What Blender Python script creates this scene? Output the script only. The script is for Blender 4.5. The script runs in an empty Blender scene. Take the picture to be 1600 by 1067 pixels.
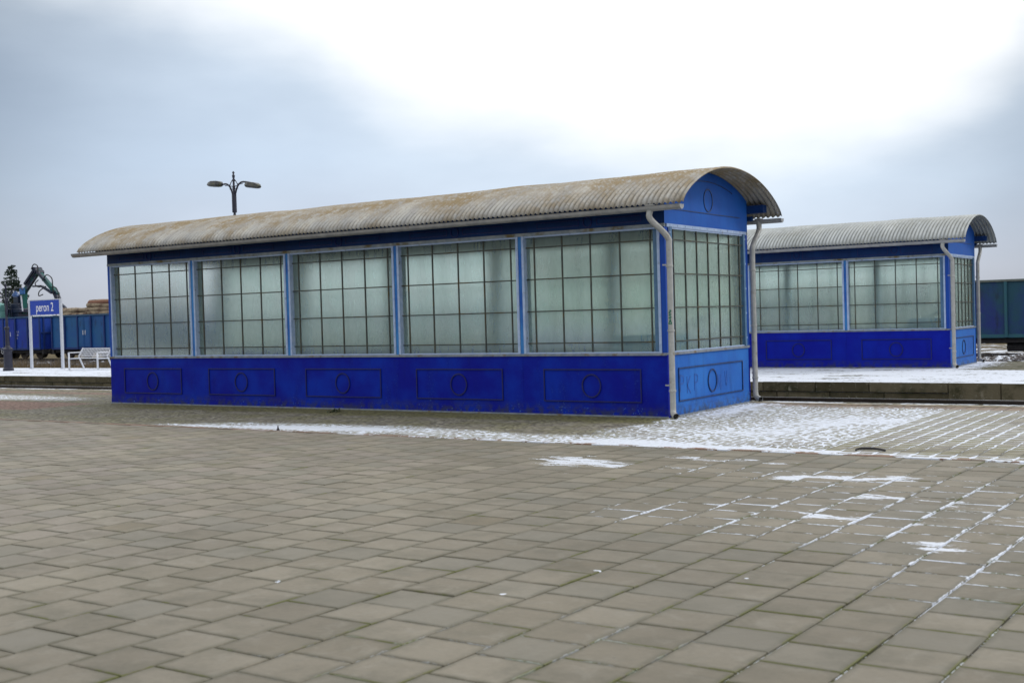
import bpy, bmesh, math, random
from mathutils import Vector, Matrix
R = math.radians
random.seed(7)
scene = bpy.context.scene
col = scene.collection

# ------------------------------------------------------------------ camera
FW = Vector((-.55410, .83217, -.0216)).normalized()
YAW, PIT, ROL = -.5874, -.0216, -.0282
fw = Vector((math.sin(YAW)*math.cos(PIT), math.cos(YAW)*math.cos(PIT), math.sin(PIT)))
r0 = Vector((math.cos(YAW), -math.sin(YAW), 0)); u0 = r0.cross(fw)
c, s = math.cos(ROL), math.sin(ROL)
rv = c*r0 + s*u0; uv = -s*r0 + c*u0
cam_d = bpy.data.cameras.new('camera'); cam = bpy.data.objects.new('camera', cam_d); col.objects.link(cam)
cam_d.sensor_width = 36; cam_d.lens = 41.651; cam_d.clip_start = .1; cam_d.clip_end = 2000
M = Matrix((rv, uv, -fw)).transposed().to_4x4(); M.translation = Vector((7.9315, -16.1208, 1.6045)); cam.matrix_world = M
cam_d.dof.use_dof = True; cam_d.dof.focus_distance = 18.0; cam_d.dof.aperture_fstop = 3.5
scene.camera = cam

# ------------------------------------------------------------------ sky and sun
SUN_EL, SUN_AZ = R(38), R(48)          # azimuth from +Y towards +X
world = bpy.data.worlds.new('World'); scene.world = world; world.use_nodes = True
def build_world():
    nt = world.node_tree; nt.nodes.clear(); L = nt.links.new
    def nd(t, **k):
        n = nt.nodes.new(t)
        for a, b in k.items(): setattr(n, a, b)
        return n
    def m(op, a, b=None, c_=None, clamp=False):
        n = nd('ShaderNodeMath', operation=op, use_clamp=clamp)
        for i, v in enumerate((a, b, c_)):
            if v is None: continue
            if isinstance(v, (int, float)): n.inputs[i].default_value = v
            else: L(v, n.inputs[i])
        return n.outputs[0]
    tc = nd('ShaderNodeTexCoord')
    def dot(v):
        n = nd('ShaderNodeVectorMath', operation='DOT_PRODUCT'); L(tc.outputs['Generated'], n.inputs[0]); n.inputs[1].default_value = v
        return n.outputs['Value']
    f = m('MAXIMUM', dot(fw), .2)
    U = m('DIVIDE', dot(rv), f); V = m('DIVIDE', dot(uv), f)
    noi = nd('ShaderNodeTexNoise'); noi.inputs['Scale'].default_value = 3.2; noi.inputs['Detail'].default_value = 5; noi.inputs['Roughness'].default_value = .52
    L(tc.outputs['Generated'], noi.inputs['Vector'])
    noi2 = nd('ShaderNodeTexNoise'); noi2.inputs['Scale'].default_value = 9; noi2.inputs['Detail'].default_value = 6
    mp = nd('ShaderNodeMapping'); mp.inputs['Scale'].default_value = (1, 1, 3.0); L(tc.outputs['Generated'], mp.inputs['Vector']); L(mp.outputs[0], noi2.inputs['Vector'])
    n1 = m('SUBTRACT', noi.outputs['Fac'], .5); n2 = m('SUBTRACT', noi2.outputs['Fac'], .5)
    # lower border of the bright break in the clouds, as a curve over azimuth
    rb = nd('ShaderNodeValToRGB'); rb.color_ramp.interpolation = 'B_SPLINE'
    pts = [(-.9, .45), (-.43, .335), (-.297, .288), (-.162, .25), (-.108, .212), (.027, .187), (.108, .170), (.19, .172), (.297, .192), (.432, .236), (.9, .42)]
    e = rb.color_ramp.elements
    while len(e) < len(pts): e.new(.5)
    for i, (u_, v_) in enumerate(pts):
        e[i].position = (u_+1)/2; e[i].color = (v_*2,)*3 + (1,)
    L(m('MULTIPLY_ADD', U, .5, .5), rb.inputs[0])
    vb = m('MULTIPLY', rb.outputs[0], .5)
    d = m('ADD', m('SUBTRACT', V, vb), m('ADD', m('MULTIPLY', n1, .10), m('MULTIPLY', n2, .04)))
    core = nd('ShaderNodeMapRange', interpolation_type='SMOOTHSTEP'); L(d, core.inputs[0]); core.inputs[1].default_value = -.06; core.inputs[2].default_value = .05
    halo = nd('ShaderNodeMapRange', interpolation_type='SMOOTHSTEP'); L(d, halo.inputs[0]); halo.inputs[1].default_value = -.16; halo.inputs[2].default_value = .02
    # cloud bank
    rg = nd('ShaderNodeValToRGB'); e = rg.color_ramp.elements
    stops = [(0, (.54, .56, .62)), (.15, (.62, .67, .77)), (.38, (.58, .70, .86)), (.65, (.42, .53, .69)), (1, (.27, .35, .45))]
    while len(e) < len(stops): e.new(.5)
    for i, (p, cc) in enumerate(stops): e[i].position = p; e[i].color = cc + (1,)
    vv = m('ADD', V, m('MULTIPLY', n1, .08)); L(m('MULTIPLY', m('SUBTRACT', vv, .0), 2.5, clamp=True), rg.inputs[0])
    side = nd('ShaderNodeMapRange', interpolation_type='SMOOTHSTEP'); L(m('ABSOLUTE', m('SUBTRACT', U, .02)), side.inputs[0])
    side.inputs[1].default_value = .22; side.inputs[2].default_value = .58; side.inputs[3].default_value = 1.0; side.inputs[4].default_value = .60
    mott = m('MULTIPLY_ADD', n2, .15, 1.0)
    shade = m('MULTIPLY', side.outputs[0], m('MULTIPLY', mott, m('MULTIPLY_ADD', n1, .16, 1.0)))
    mx = nd('ShaderNodeMix', data_type='RGBA'); L(m('MULTIPLY', halo.outputs[0], .75), mx.inputs[0]); L(rg.outputs[0], mx.inputs[6]); mx.inputs[7].default_value = (.74, .84, .95, 1)
    sc = nd('ShaderNodeVectorMath', operation='SCALE'); L(mx.outputs[2], sc.inputs[0]); L(shade, sc.inputs['Scale'])
    mx2 = nd('ShaderNodeMix', data_type='RGBA'); L(core.outputs[0], mx2.inputs[0]); L(sc.outputs[0], mx2.inputs[6]); mx2.inputs[7].default_value = (1.12, 1.13, 1.14, 1)
    bg = nd('ShaderNodeBackground'); L(mx2.outputs[2], bg.inputs[0]); bg.inputs[1].default_value = SKY_CLOUD
    sky = nd('ShaderNodeTexSky', sky_type='NISHITA'); sky.sun_disc = False; sky.sun_elevation = SUN_EL; sky.sun_rotation = SUN_AZ
    bg2 = nd('ShaderNodeBackground'); L(sky.outputs[0], bg2.inputs[0]); bg2.inputs[1].default_value = .05
    ad = nd('ShaderNodeMixShader'); ad.inputs[0].default_value = .06; L(bg.outputs[0], ad.inputs[1]); L(bg2.outputs[0], ad.inputs[2])
    out = nd('ShaderNodeOutputWorld'); L(ad.outputs[0], out.inputs[0])
SKY_CLOUD = 1.0
build_world()
sl = bpy.data.lights.new('sun', 'SUN'); sun = bpy.data.objects.new('sun', sl); col.objects.link(sun)
sl.energy = 1.2; sl.angle = R(11); sl.color = (1, .97, .92)
sd = Vector((math.sin(SUN_AZ)*math.cos(SUN_EL), math.cos(SUN_AZ)*math.cos(SUN_EL), math.sin(SUN_EL)))
sun.rotation_euler = (-sd).to_track_quat('-Z', 'Y').to_euler()
vs = scene.view_settings; vs.view_transform = 'Standard'; vs.look = 'None'; vs.exposure = 0.12; vs.gamma = 1
scene.cycles.use_denoising = True
scene.cycles.max_bounces = 12; scene.cycles.transparent_max_bounces = 12; scene.cycles.transmission_bounces = 12

# ------------------------------------------------------------------ material helpers
class T:
    """small node-tree builder"""
    def __init__(s, name):
        s.m = bpy.data.materials.new(name); s.m.use_nodes = True; s.nt = s.m.node_tree
        s.b = s.nt.nodes['Principled BSDF']; s.out = s.nt.nodes['Material Output']; s.co = s.nd('ShaderNodeTexCoord').outputs['Object']
        s.geo = s.nd('ShaderNodeNewGeometry')
    def nd(s, t, **k):
        n = s.nt.nodes.new(t)
        for a, b in k.items(): setattr(n, a, b)
        return n
    def L(s, a, b): s.nt.links.new(a, b)
    def put(s, sock, v):
        if v is None: return
        if isinstance(v, (int, float)): sock.default_value = v
        elif isinstance(v, tuple): sock.default_value = v if len(v) == 4 or sock.type == 'VECTOR' else v + (1,)
        else: s.L(v, sock)
    def math(s, op, a, b=None, c_=None, clamp=False):
        n = s.nd('ShaderNodeMath', operation=op, use_clamp=clamp)
        for i, v in enumerate((a, b, c_)): s.put(n.inputs[i], v)
        return n.outputs[0]
    def noise(s, scale, detail=4, rough=.55, vec=None, dist=0, stretch=None):
        n = s.nd('ShaderNodeTexNoise'); n.inputs['Scale'].default_value = scale; n.inputs['Detail'].default_value = detail
        n.inputs['Roughness'].default_value = rough; n.inputs['Distortion'].default_value = dist
        v = vec if vec is not None else s.co
        if stretch:
            mp = s.nd('ShaderNodeMapping'); mp.inputs['Scale'].default_value = stretch; s.L(v, mp.inputs[0]); v = mp.outputs[0]
        s.L(v, n.inputs['Vector']); return n.outputs['Fac']
    def step(s, v, a, b, lo=0.0, hi=1.0):
        n = s.nd('ShaderNodeMapRange', interpolation_type='SMOOTHSTEP'); s.put(n.inputs[0], v)
        for i, x in zip((1, 2, 3, 4), (a, b, lo, hi)): n.inputs[i].default_value = x
        return n.outputs[0]
    def mix(s, f, a, b):
        n = s.nd('ShaderNodeMix', data_type='RGBA'); s.put(n.inputs[0], f); s.put(n.inputs[6], a); s.put(n.inputs[7], b); return n.outputs[2]
    def scale(s, c_, f):
        n = s.nd('ShaderNodeVectorMath', operation='SCALE'); s.put(n.inputs[0], c_ if not isinstance(c_, tuple) else c_[:3]); s.put(n.inputs['Scale'], f); return n.outputs[0]
    def attr(s, name): return s.nd('ShaderNodeAttribute', attribute_name=name).outputs['Fac']
    def xyz(s, v=None):
        n = s.nd('ShaderNodeSeparateXYZ'); s.L(v if v is not None else s.co, n.inputs[0]); return n.outputs
    def bump(s, h, strength=.3, dist=.01):
        n = s.nd('ShaderNodeBump'); n.inputs['Strength'].default_value = strength; n.inputs['Distance'].default_value = dist; s.L(h, n.inputs['Height']); s.L(n.outputs[0], s.b.inputs['Normal'])
    def fin(s, col_, rough=.6, metal=0.0, spec=.5):
        s.put(s.b.inputs['Base Color'], col_); s.put(s.b.inputs['Roughness'], rough); s.put(s.b.inputs['Metallic'], metal)
        s.b.inputs['Specular IOR Level'].default_value = spec; return s.m

def paint(name, base, alt, worn, rough=.55, wear=.62, streak=.5, spec=.22):
    t = T(name)
    n1 = t.noise(1.3, 5, .6); n2 = t.noise(5, 5, .6, stretch=(1, 1, .25)); n3 = t.noise(28, 4, .65)
    c1 = t.mix(t.step(n1, .35, .7), base, alt)
    c1 = t.mix(t.math('MULTIPLY', t.step(n2, .5, .8), streak), c1, tuple(x*.55 for x in base))
    w = t.step(t.math('ADD', n3, t.math('MULTIPLY', t.math('SUBTRACT', n2, .5), .5)), wear, wear+.07)
    z = t.xyz()[2]
    low = t.step(z, .02, .28, 1.0, .12)
    c1 = t.mix(t.math('MULTIPLY', w, low), c1, worn)
    grime = t.math('MULTIPLY', t.step(z, .0, .26, .75, 0.0), t.step(t.noise(9), .35, .65))
    c1 = t.mix(grime, c1, (.035, .04, .035))
    t.bump(t.noise(3.5, 3), .25, .02)
    return t.fin(c1, t.math('MULTIPLY_ADD', n1, .3, rough-.12), 0, spec)
M_ = {}
M_['deep_blue'] = paint('deep_blue_paint', (.0008, .0045, .225), (.0008, .022, .32), (.08, .18, .42), wear=.63, spec=.12)
M_['deep_blue2'] = paint('deep_blue_paint_newer', (.0010, .006, .25), (.0015, .014, .31), (.06, .22, .45), wear=.68, spec=.12)
M_['header_blue'] = paint('dark_header_paint', (.002, .022, .10), (.003, .035, .15), (.08, .14, .22), wear=.8)
M_['end_blue'] = paint('light_blue_paint', (.010, .098, .41), (.018, .14, .48), (.12, .2, .32), wear=.63, streak=.65)
M_['gable_blue'] = paint('gable_blue_paint', (.006, .075, .36), (.010, .10, .42), (.12, .2, .32), wear=.75, streak=.3)
M_['pillar_blue'] = paint('pillar_blue_paint', (.04, .20, .48), (.012, .07, .34), (.2, .3, .45), wear=.70)
M_['corner_blue'] = paint('corner_blue_paint', (.006, .05, .33), (.01, .07, .35), (.15, .25, .4), wear=.72)
def simple(name, a, b, rough=.6, metal=0, sc=8, bump=.15, spec=.4, b2=None, r2=(.55, .75), sc2=3, stretch=None):
    t = T(name); n = t.noise(sc, 5, .62, stretch=stretch); c1 = t.mix(t.step(n, .32, .7), a, b)
    if b2: c1 = t.mix(t.step(t.noise(sc2, 6, .65), *r2), c1, b2)
    if bump: t.bump(t.noise(sc*4, 4), bump, .006)
    return t.fin(c1, rough, metal, spec)
M_['frame_white'] = simple('pale_blue_frame_paint', (.26, .36, .56), (.36, .45, .62), .5, b2=(.15, .13, .11), r2=(.60, .72), sc2=11)
M_['sill'] = simple('grey_sill_paint', (.13, .16, .21), (.21, .235, .27), .5, b2=(.13, .10, .06), r2=(.52, .66), sc2=5)
M_['lintel'] = simple('grey_lintel_strip', (.16, .20, .24), (.26, .29, .30), .5, b2=(.12, .09, .03), r2=(.5, .65), sc2=3)
M_['muntin'] = simple('weathered_muntin', (.032, .040, .036), (.062, .064, .050), .6, b2=(.06, .045, .015), r2=(.52, .66), sc2=4)
M_['bead'] = simple('dark_bead', (.002, .004, .075), (.003, .008, .12), .4)
M_['bead_end'] = simple('dark_bead_end', (.006, .018, .075), (.012, .05, .18), .4, sc=14)
M_['galv'] = simple('galvanised_gutter', (.25, .26, .27), (.36, .36, .36), .42, .25, b2=(.17, .14, .13), r2=(.60, .72), sc2=4)
M_['pipe'] = simple('painted_downpipe', (.29, .30, .295), (.38, .38, .37), .4, .1, b2=(.20, .18, .14), r2=(.58, .72), sc2=6)
M_['dark_in'] = simple('pipe_dark_mouth', (.012, .012, .012), (.02, .02, .02), .9)
M_['inner_grey'] = simple('inner_steel_paint', (.05, .12, .22), (.07, .16, .28), .5)
M_['concrete'] = simple('old_concrete', (.16, .16, .14), (.26, .25, .22), .85, b2=(.07, .07, .045), r2=(.45, .7), sc2=2)
M_['green_ink'] = simple('green_marker_ink', (.01, .12, .07), (.012, .15, .08), .5)
M_['tag_ink'] = simple('faded_dark_blue_tag', (.008, .07, .33), (.012, .09, .38), .45)
M_['black_iron'] = simple('black_iron_paint', (.012, .014, .03), (.02, .022, .04), .4)
M_['lamp_glass'] = simple('lamp_housing', (.015, .018, .022), (.04, .045, .045), .3, b2=(.06, .065, .02), r2=(.5, .62), sc2=12)
M_['lamp_blue'] = simple('lamp_blue_housing', (.015, .05, .16), (.02, .07, .2), .3)
M_['sign_blue'] = simple('sign_blue_enamel', (.012, .05, .36), (.014, .055, .38), .35, bump=0)
M_['sign_white'] = simple('sign_white', (.75, .77, .82), (.8, .81, .84), .4, bump=0)
M_['post_grey'] = simple('sign_post_grey', (.42, .45, .52), (.48, .51, .57), .4)
M_['bench_white'] = simple('bench_white_steel', (.55, .58, .64), (.62, .64, .69), .4)
M_['crane_green'] = simple('crane_green_paint', (.008, .085, .085), (.012, .12, .10), .4, b2=(.012, .02, .05), r2=(.45, .6), sc2=.9)
M_['crane_pale'] = simple('crane_pale_paint', (.10, .26, .24), (.13, .30, .28), .45, sc=2)
M_['crane_navy'] = simple('crane_navy_paint', (.006, .010, .03), (.010, .02, .05), .4)
M_['crane_blue'] = simple('crane_blue_paint', (.02, .10, .30), (.03, .14, .35), .4)
M_['rubber'] = simple('black_rubber', (.008, .008, .01), (.015, .015, .016), .7)
M_['steel'] = simple('worn_steel', (.18, .18, .18), (.28, .28, .28), .35, .6)
M_['log'] = simple('sawn_log_bark', (.16, .125, .085), (.34, .28, .20), .9, b2=(.11, .07, .05), r2=(.5, .62), sc2=2)
M_['log_red'] = simple('reddish_log_bark', (.16, .075, .05), (.22, .11, .075), .9)
M_['wag_under'] = simple('wagon_underframe', (.014, .014, .018), (.03, .028, .03), .8)
M_['rail'] = simple('rail_rust', (.02, .015, .012), (.035, .025, .018), .7)
M_['rail_top'] = simple('rail_head_polished', (.35, .35, .37), (.45, .45, .47), .3, .7)
M_['sleeper'] = simple('concrete_sleeper', (.14, .13, .12), (.2, .19, .17), .9)
M_['bark'] = simple('tree_bark', (.03, .022, .015), (.05, .04, .03), .95)
M_['needles'] = simple('conifer_needles', (.012, .030, .022), (.025, .045, .028), .8, sc=1.5, bump=0)
M_['stick'] = simple('dark_wet_wood', (.012, .010, .014), (.02, .018, .02), .6)
M_['leaf'] = simple('wilted_leaves', (.02, .035, .012), (.04, .05, .02), .7)

def wagon_paint(name, a, b, c_):
    t = T(name); n = t.noise(.55, 5, .6); n2 = t.noise(2.2, 6, .65, stretch=(1, 1, .35))
    k = t.mix(t.step(n, .38, .62), a, b)
    k = t.mix(t.math('MULTIPLY', t.step(n2, .52, .72), .8), k, c_)
    return t.fin(k, .6, 0, .35)
M_['wag_blue'] = wagon_paint('wagon_ultramarine_paint', (.006, .05, .32), (.004, .028, .28), (.004, .018, .12))
M_['wag_teal'] = wagon_paint('wagon_blue_teal_paint', (.008, .075, .26), (.010, .09, .24), (.006, .025, .10))
M_['wag_dark'] = wagon_paint('wagon_dark_teal_paint', (.006, .052, .085), (.008, .02, .15), (.005, .016, .04))
M_['wag_rib'] = simple('wagon_rib_teal', (.012, .085, .105), (.014, .07, .12), .6)
M_['wag_rib_navy'] = simple('wagon_rib_navy', (.004, .022, .13), (.004, .03, .15), .6)
M_['wag_rim'] = simple('wagon_rim_dull', (.12, .14, .13), (.09, .11, .10), .7)
M_['wag_rim_blue'] = simple('wagon_rim_blue', (.02, .07, .16), (.03, .09, .18), .7)

def glass(coat):
    t = T('frosted_glass_milky_face' if coat else 'frosted_glass_clear_face')
    n = t.noise(2.0, 5, .6); n2 = t.noise(7, 5, .65, stretch=(1, 1, .3))
    tint = t.mix(t.step(n, .3, .7), (.94, 1.0, .968), (.965, 1.0, .975))
    rf = t.nd('ShaderNodeBsdfRefraction'); t.put(rf.inputs['Color'], tint); rf.inputs['Roughness'].default_value = .26; rf.inputs['IOR'].default_value = 1.24
    d = t.nd('ShaderNodeBsdfTranslucent'); d.inputs[0].default_value = (.96, 1, .95, 1)
    d2 = t.nd('ShaderNodeBsdfDiffuse'); d2.inputs[0].default_value = (.66, .86, .73, 1)
    gl = t.nd('ShaderNodeBsdfGlossy'); gl.inputs['Color'].default_value = (.8, .85, .85, 1); gl.inputs['Roughness'].default_value = .16
    a1 = t.nd('ShaderNodeMixShader'); a1.inputs[0].default_value = .45; t.L(d.outputs[0], a1.inputs[1]); t.L(d2.outputs[0], a1.inputs[2])
    ms = t.nd('ShaderNodeMixShader'); t.put(ms.inputs[0], t.math('MULTIPLY_ADD', t.step(n2, .4, .8), .05 if coat else .0, .27 if coat else .0))
    t.L(rf.outputs[0], ms.inputs[1]); t.L(a1.outputs[0], ms.inputs[2])
    m2 = t.nd('ShaderNodeMixShader'); fr = t.nd('ShaderNodeFresnel'); fr.inputs[0].default_value = 1.25; t.put(m2.inputs[0], t.math('MULTIPLY', fr.outputs[0], .3)); t.L(ms.outputs[0], m2.inputs[1]); t.L(gl.outputs[0], m2.inputs[2])
    t.L(m2.outputs[0], t.out.inputs[0]); return t.m
M_['glass'] = glass(True); M_['glass_in'] = glass(False)

def roof_mat(name, base, b, rust, rustamt, rough=.6):
    t = T(name); x, y, z = t.xyz()
    n1 = t.noise(.9, 7, .68); n2 = t.noise(6, 6, .7); n3 = t.noise(22, 4, .7); n4 = t.noise(2.5, 6, .65, stretch=(1, .35, .35))
    k = t.mix(t.step(n4, .35, .68), base, b)
    ridge = t.step(z, 3.30, 3.75)
    f = t.math('ADD', t.math('MULTIPLY', t.step(n1, .40, .66), .75), t.math('MULTIPLY', ridge, .55))
    f = t.math('MULTIPLY', f, t.step(n2, .28, .58))
    k = t.mix(t.math('MULTIPLY', f, rustamt, clamp=True), k, rust)
    k = t.mix(t.math('MULTIPLY', t.step(n3, .54, .68), .30*rustamt), k, (.07, .06, .045))
    k = t.mix(t.math('MULTIPLY', t.step(t.noise(1.7, 6, .7), .60, .72), .6*rustamt), k, (.16, .145, .11))
    # valleys painted darker, standing in for shade between the ridges
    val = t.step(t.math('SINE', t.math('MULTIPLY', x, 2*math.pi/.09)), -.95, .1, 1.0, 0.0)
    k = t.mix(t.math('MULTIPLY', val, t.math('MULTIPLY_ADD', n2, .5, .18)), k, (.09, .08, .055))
    t.bump(t.math('ADD', n3, n2), .3, .006)
    return t.fin(k, rough, 0, .4)
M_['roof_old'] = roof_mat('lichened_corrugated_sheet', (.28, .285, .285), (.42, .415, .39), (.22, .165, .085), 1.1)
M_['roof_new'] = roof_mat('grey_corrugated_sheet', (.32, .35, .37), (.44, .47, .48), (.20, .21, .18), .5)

# ------------------------------------------------------------------ mesh helpers
class MB:
    def __init__(s): s.v = []; s.f = []; s.mi = []; s.k = 0
    def add(s, vs_, fs):
        o = len(s.v); s.v += [tuple(v) for v in vs_]; s.f += [tuple(i+o for i in f) for f in fs]; s.mi += [s.k]*len(fs)
    def box(s, a, b, M=None):
        x0, y0, z0 = a; x1, y1, z1 = b
        vs_ = [Vector(p) for p in ((x0,y0,z0),(x1,y0,z0),(x1,y1,z0),(x0,y1,z0),(x0,y0,z1),(x1,y0,z1),(x1,y1,z1),(x0,y1,z1))]
        if M: vs_ = [M @ v for v in vs_]
        fs = [(0,3,2,1),(4,5,6,7),(0,1,5,4),(1,2,6,5),(2,3,7,6),(3,0,4,7)]
        s.add(vs_, [f[::-1] for f in fs] if M and M.determinant() < 0 else fs)
    def bar(s, p, q, w, h=None, up=Vector((0,0,1))):
        p, q = Vector(p), Vector(q); h = h or w; d = (q-p).normalized()
        if abs(d.dot(up)) > .99: up = Vector((0,1,0))
        a = d.cross(up).normalized()*w/2; b = d.cross(a).normalized()*h/2
        vs_ = [p-a-b, p+a-b, p+a+b, p-a+b, q-a-b, q+a-b, q+a+b, q-a+b]
        s.add(vs_, [(0,3,2,1),(4,5,6,7),(0,1,5,4),(1,2,6,5),(2,3,7,6),(3,0,4,7)])
    def tube(s, pts, rad, n=10, cap=True):
        pts = [Vector(p) for p in pts]; rad = rad if isinstance(rad, (list, tuple)) else [rad]*len(pts)
        vs_ = []; ref = None
        for i, p in enumerate(pts):
            d = (pts[min(i+1, len(pts)-1)]-pts[max(i-1, 0)]).normalized()
            if ref is None: ref = Vector((1,0,0)) if abs(d.x) < .9 else Vector((0,1,0))
            a = (ref - d*ref.dot(d)).normalized(); ref = a; b = d.cross(a)
            for k in range(n):
                t = 2*math.pi*k/n; vs_.append(p+(a*math.cos(t)+b*math.sin(t))*rad[i])
        fs = [(i*n+k, i*n+(k+1)%n, (i+1)*n+(k+1)%n, (i+1)*n+k) for i in range(len(pts)-1) for k in range(n)]
        if cap: fs += [tuple(range(n))[::-1], tuple(range((len(pts)-1)*n, len(pts)*n))]
        s.add(vs_, fs)
    def lathe(s, o, prof, n=14): # prof (r,z)
        s.tube([Vector(o)+Vector((0,0,z)) for r_, z in prof], [r_ for r_, z in prof], n)
    def build(s, name, mat, parent=None, smooth=False, bevel=0):
        me = bpy.data.meshes.new(name); me.from_pydata(s.v, [], s.f)
        mats = mat if isinstance(mat, list) else [mat]
        for m_ in mats: me.materials.append(m_)
        for p, k in zip(me.polygons, s.mi): p.material_index = k; p.use_smooth = smooth
        me.update(); o = bpy.data.objects.new(name, me); col.objects.link(o)
        if parent: o.parent = parent
        if smooth:
            try: me.set_sharp_from_angle(angle=R(38))
            except Exception: pass
        if bevel:
            b = o.modifiers.new('bevel', 'BEVEL'); b.width = bevel; b.segments = 2; b.limit_method = 'ANGLE'
        return o
def empty(name, loc, rz=0):
    o = bpy.data.objects.new(name, None); col.objects.link(o); o.location = loc; o.rotation_euler.z = rz; o.empty_display_size = .2; return o
def tag(o, label=None, cat=None, group=None, kind=None):
    if label: o['label'] = label
    if cat: o['category'] = cat
    if group: o['group'] = group
    if kind: o['kind'] = kind
    return o
def copy_tree(o, parent=None):
    c_ = o.copy(); col.objects.link(c_)
    if parent: c_.parent = parent
    for ch in list(o.children): copy_tree(ch, c_)
    return c_
def smooth_path(pts, n=6):
    pts = [Vector(p) for p in pts]; out = []
    P = [pts[0]*2-pts[1]] + pts + [pts[-1]*2-pts[-2]]
    for i in range(1, len(P)-2):
        for k in range(n):
            t = k/n; a, b, c_, d = P[i-1], P[i], P[i+1], P[i+2]
            out.append(.5*((2*b)+(-a+c_)*t+(2*a-5*b+4*c_-d)*t*t+(-a+3*b-3*c_+d)*t**3))
    out.append(pts[-1]); return out

# ------------------------------------------------------------------ ground
def gauss(x, y, bl):
    v = 0
    for bx, by, rx, ry, a in bl:
        q = ((x-bx)/rx)**2 + ((y-by)/ry)**2
        if q < 9: v += a*math.exp(-q)
    return min(v, 1.4)
SET_BL = [(-4.9,-3.0,1.5,.42,1.1), (-3.2,-2.75,1.3,.40,.75), (-6.6,-3.22,.9,.14,.9), (-1.0,-3.0,1.5,.32,.55), (1.1,-3.1,1.1,.40,1.0), (.9,-1.7,.9,.8,.45),
          (2.3,-1.9,1.2,1.1,.70), (3.1,.8,1.3,1.3,.62), (2.2,-.2,1.3,1.2,.56), (4.4,-1.2,1.2,1.5,.42), (5.6,-.5,1.5,1.6,.40), (2.6,-3.28,2.4,.13,1.0), (6.5,-3.25,2.5,.14,.7),
          (-16.9,.6,2.2,.5,.46), (-20,1.0,3,.5,.42), (.35,.8,.25,1.4,.7), (.3,2.6,.3,.8,.8), (1.0,1.5,.9,1.0,.5), (4.5,2.0,3,.5,.45)]
SLAB_BL = [(2.3,-5.15,.5,.10,.62), (3.0,-5.5,.30,.09,.6), (3.3,-4.5,.7,.09,.65), (2.2,-6.3,.25,.07,.6), (1.7,-5.9,.3,.07,.55), (5.3,-5.6,.3,.08,.5), (5.6,-6.6,.35,.08,.45), (6.3,-5.4,.4,.10,.45), (6.0,-7.6,.2,.12,.4), (4.2,-6.5,.3,.08,.6), (4.9,-6.2,.3,.09,.7), (1.4,-5.1,.55,.42,.85), (.9,-4.8,.4,.2,.5), (3.84,-5.88,.20,.22,.75), (4.0,-5.3,.35,.14,.85), (4.5,-5.22,.40,.14,.95), (4.85,-4.95,.16,.18,.95), (4.82,-7.25,.26,.20,.78), (5.38,-7.3,.32,.18,.78),
           (5.9,-8.1,.22,.26,.78), (5.5,-6.2,.5,.25,.5), (6.2,-6.8,.4,.3,.55), (2.6,-4.3,1.1,.20,.6), (-4.5,-3.75,.9,.05,.6), (2.6,-3.62,2.6,.08,.6), (6.0,-3.62,1.5,.08,.6), (6.4,-7.6,.25,.25,.45)]
JOINT_BL = [(5.8,-6.9,1.5,1.5,1.25), (4.4,-7.3,.9,.9,.95), (3.4,-7.6,.35,.5,.95), (4.6,-5.2,1.4,.6,.95), (2.6,-5.1,1.1,.5,.6), (6.3,-8.8,.5,1.0,.8), (5.6,-11.2,1.6,1.8,.36), (4.4,-10.8,1.4,1.9,.26), (3.4,-12.2,1.2,1.0,.32), (4.9,-4.0,2.5,.4,.6)]

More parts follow.
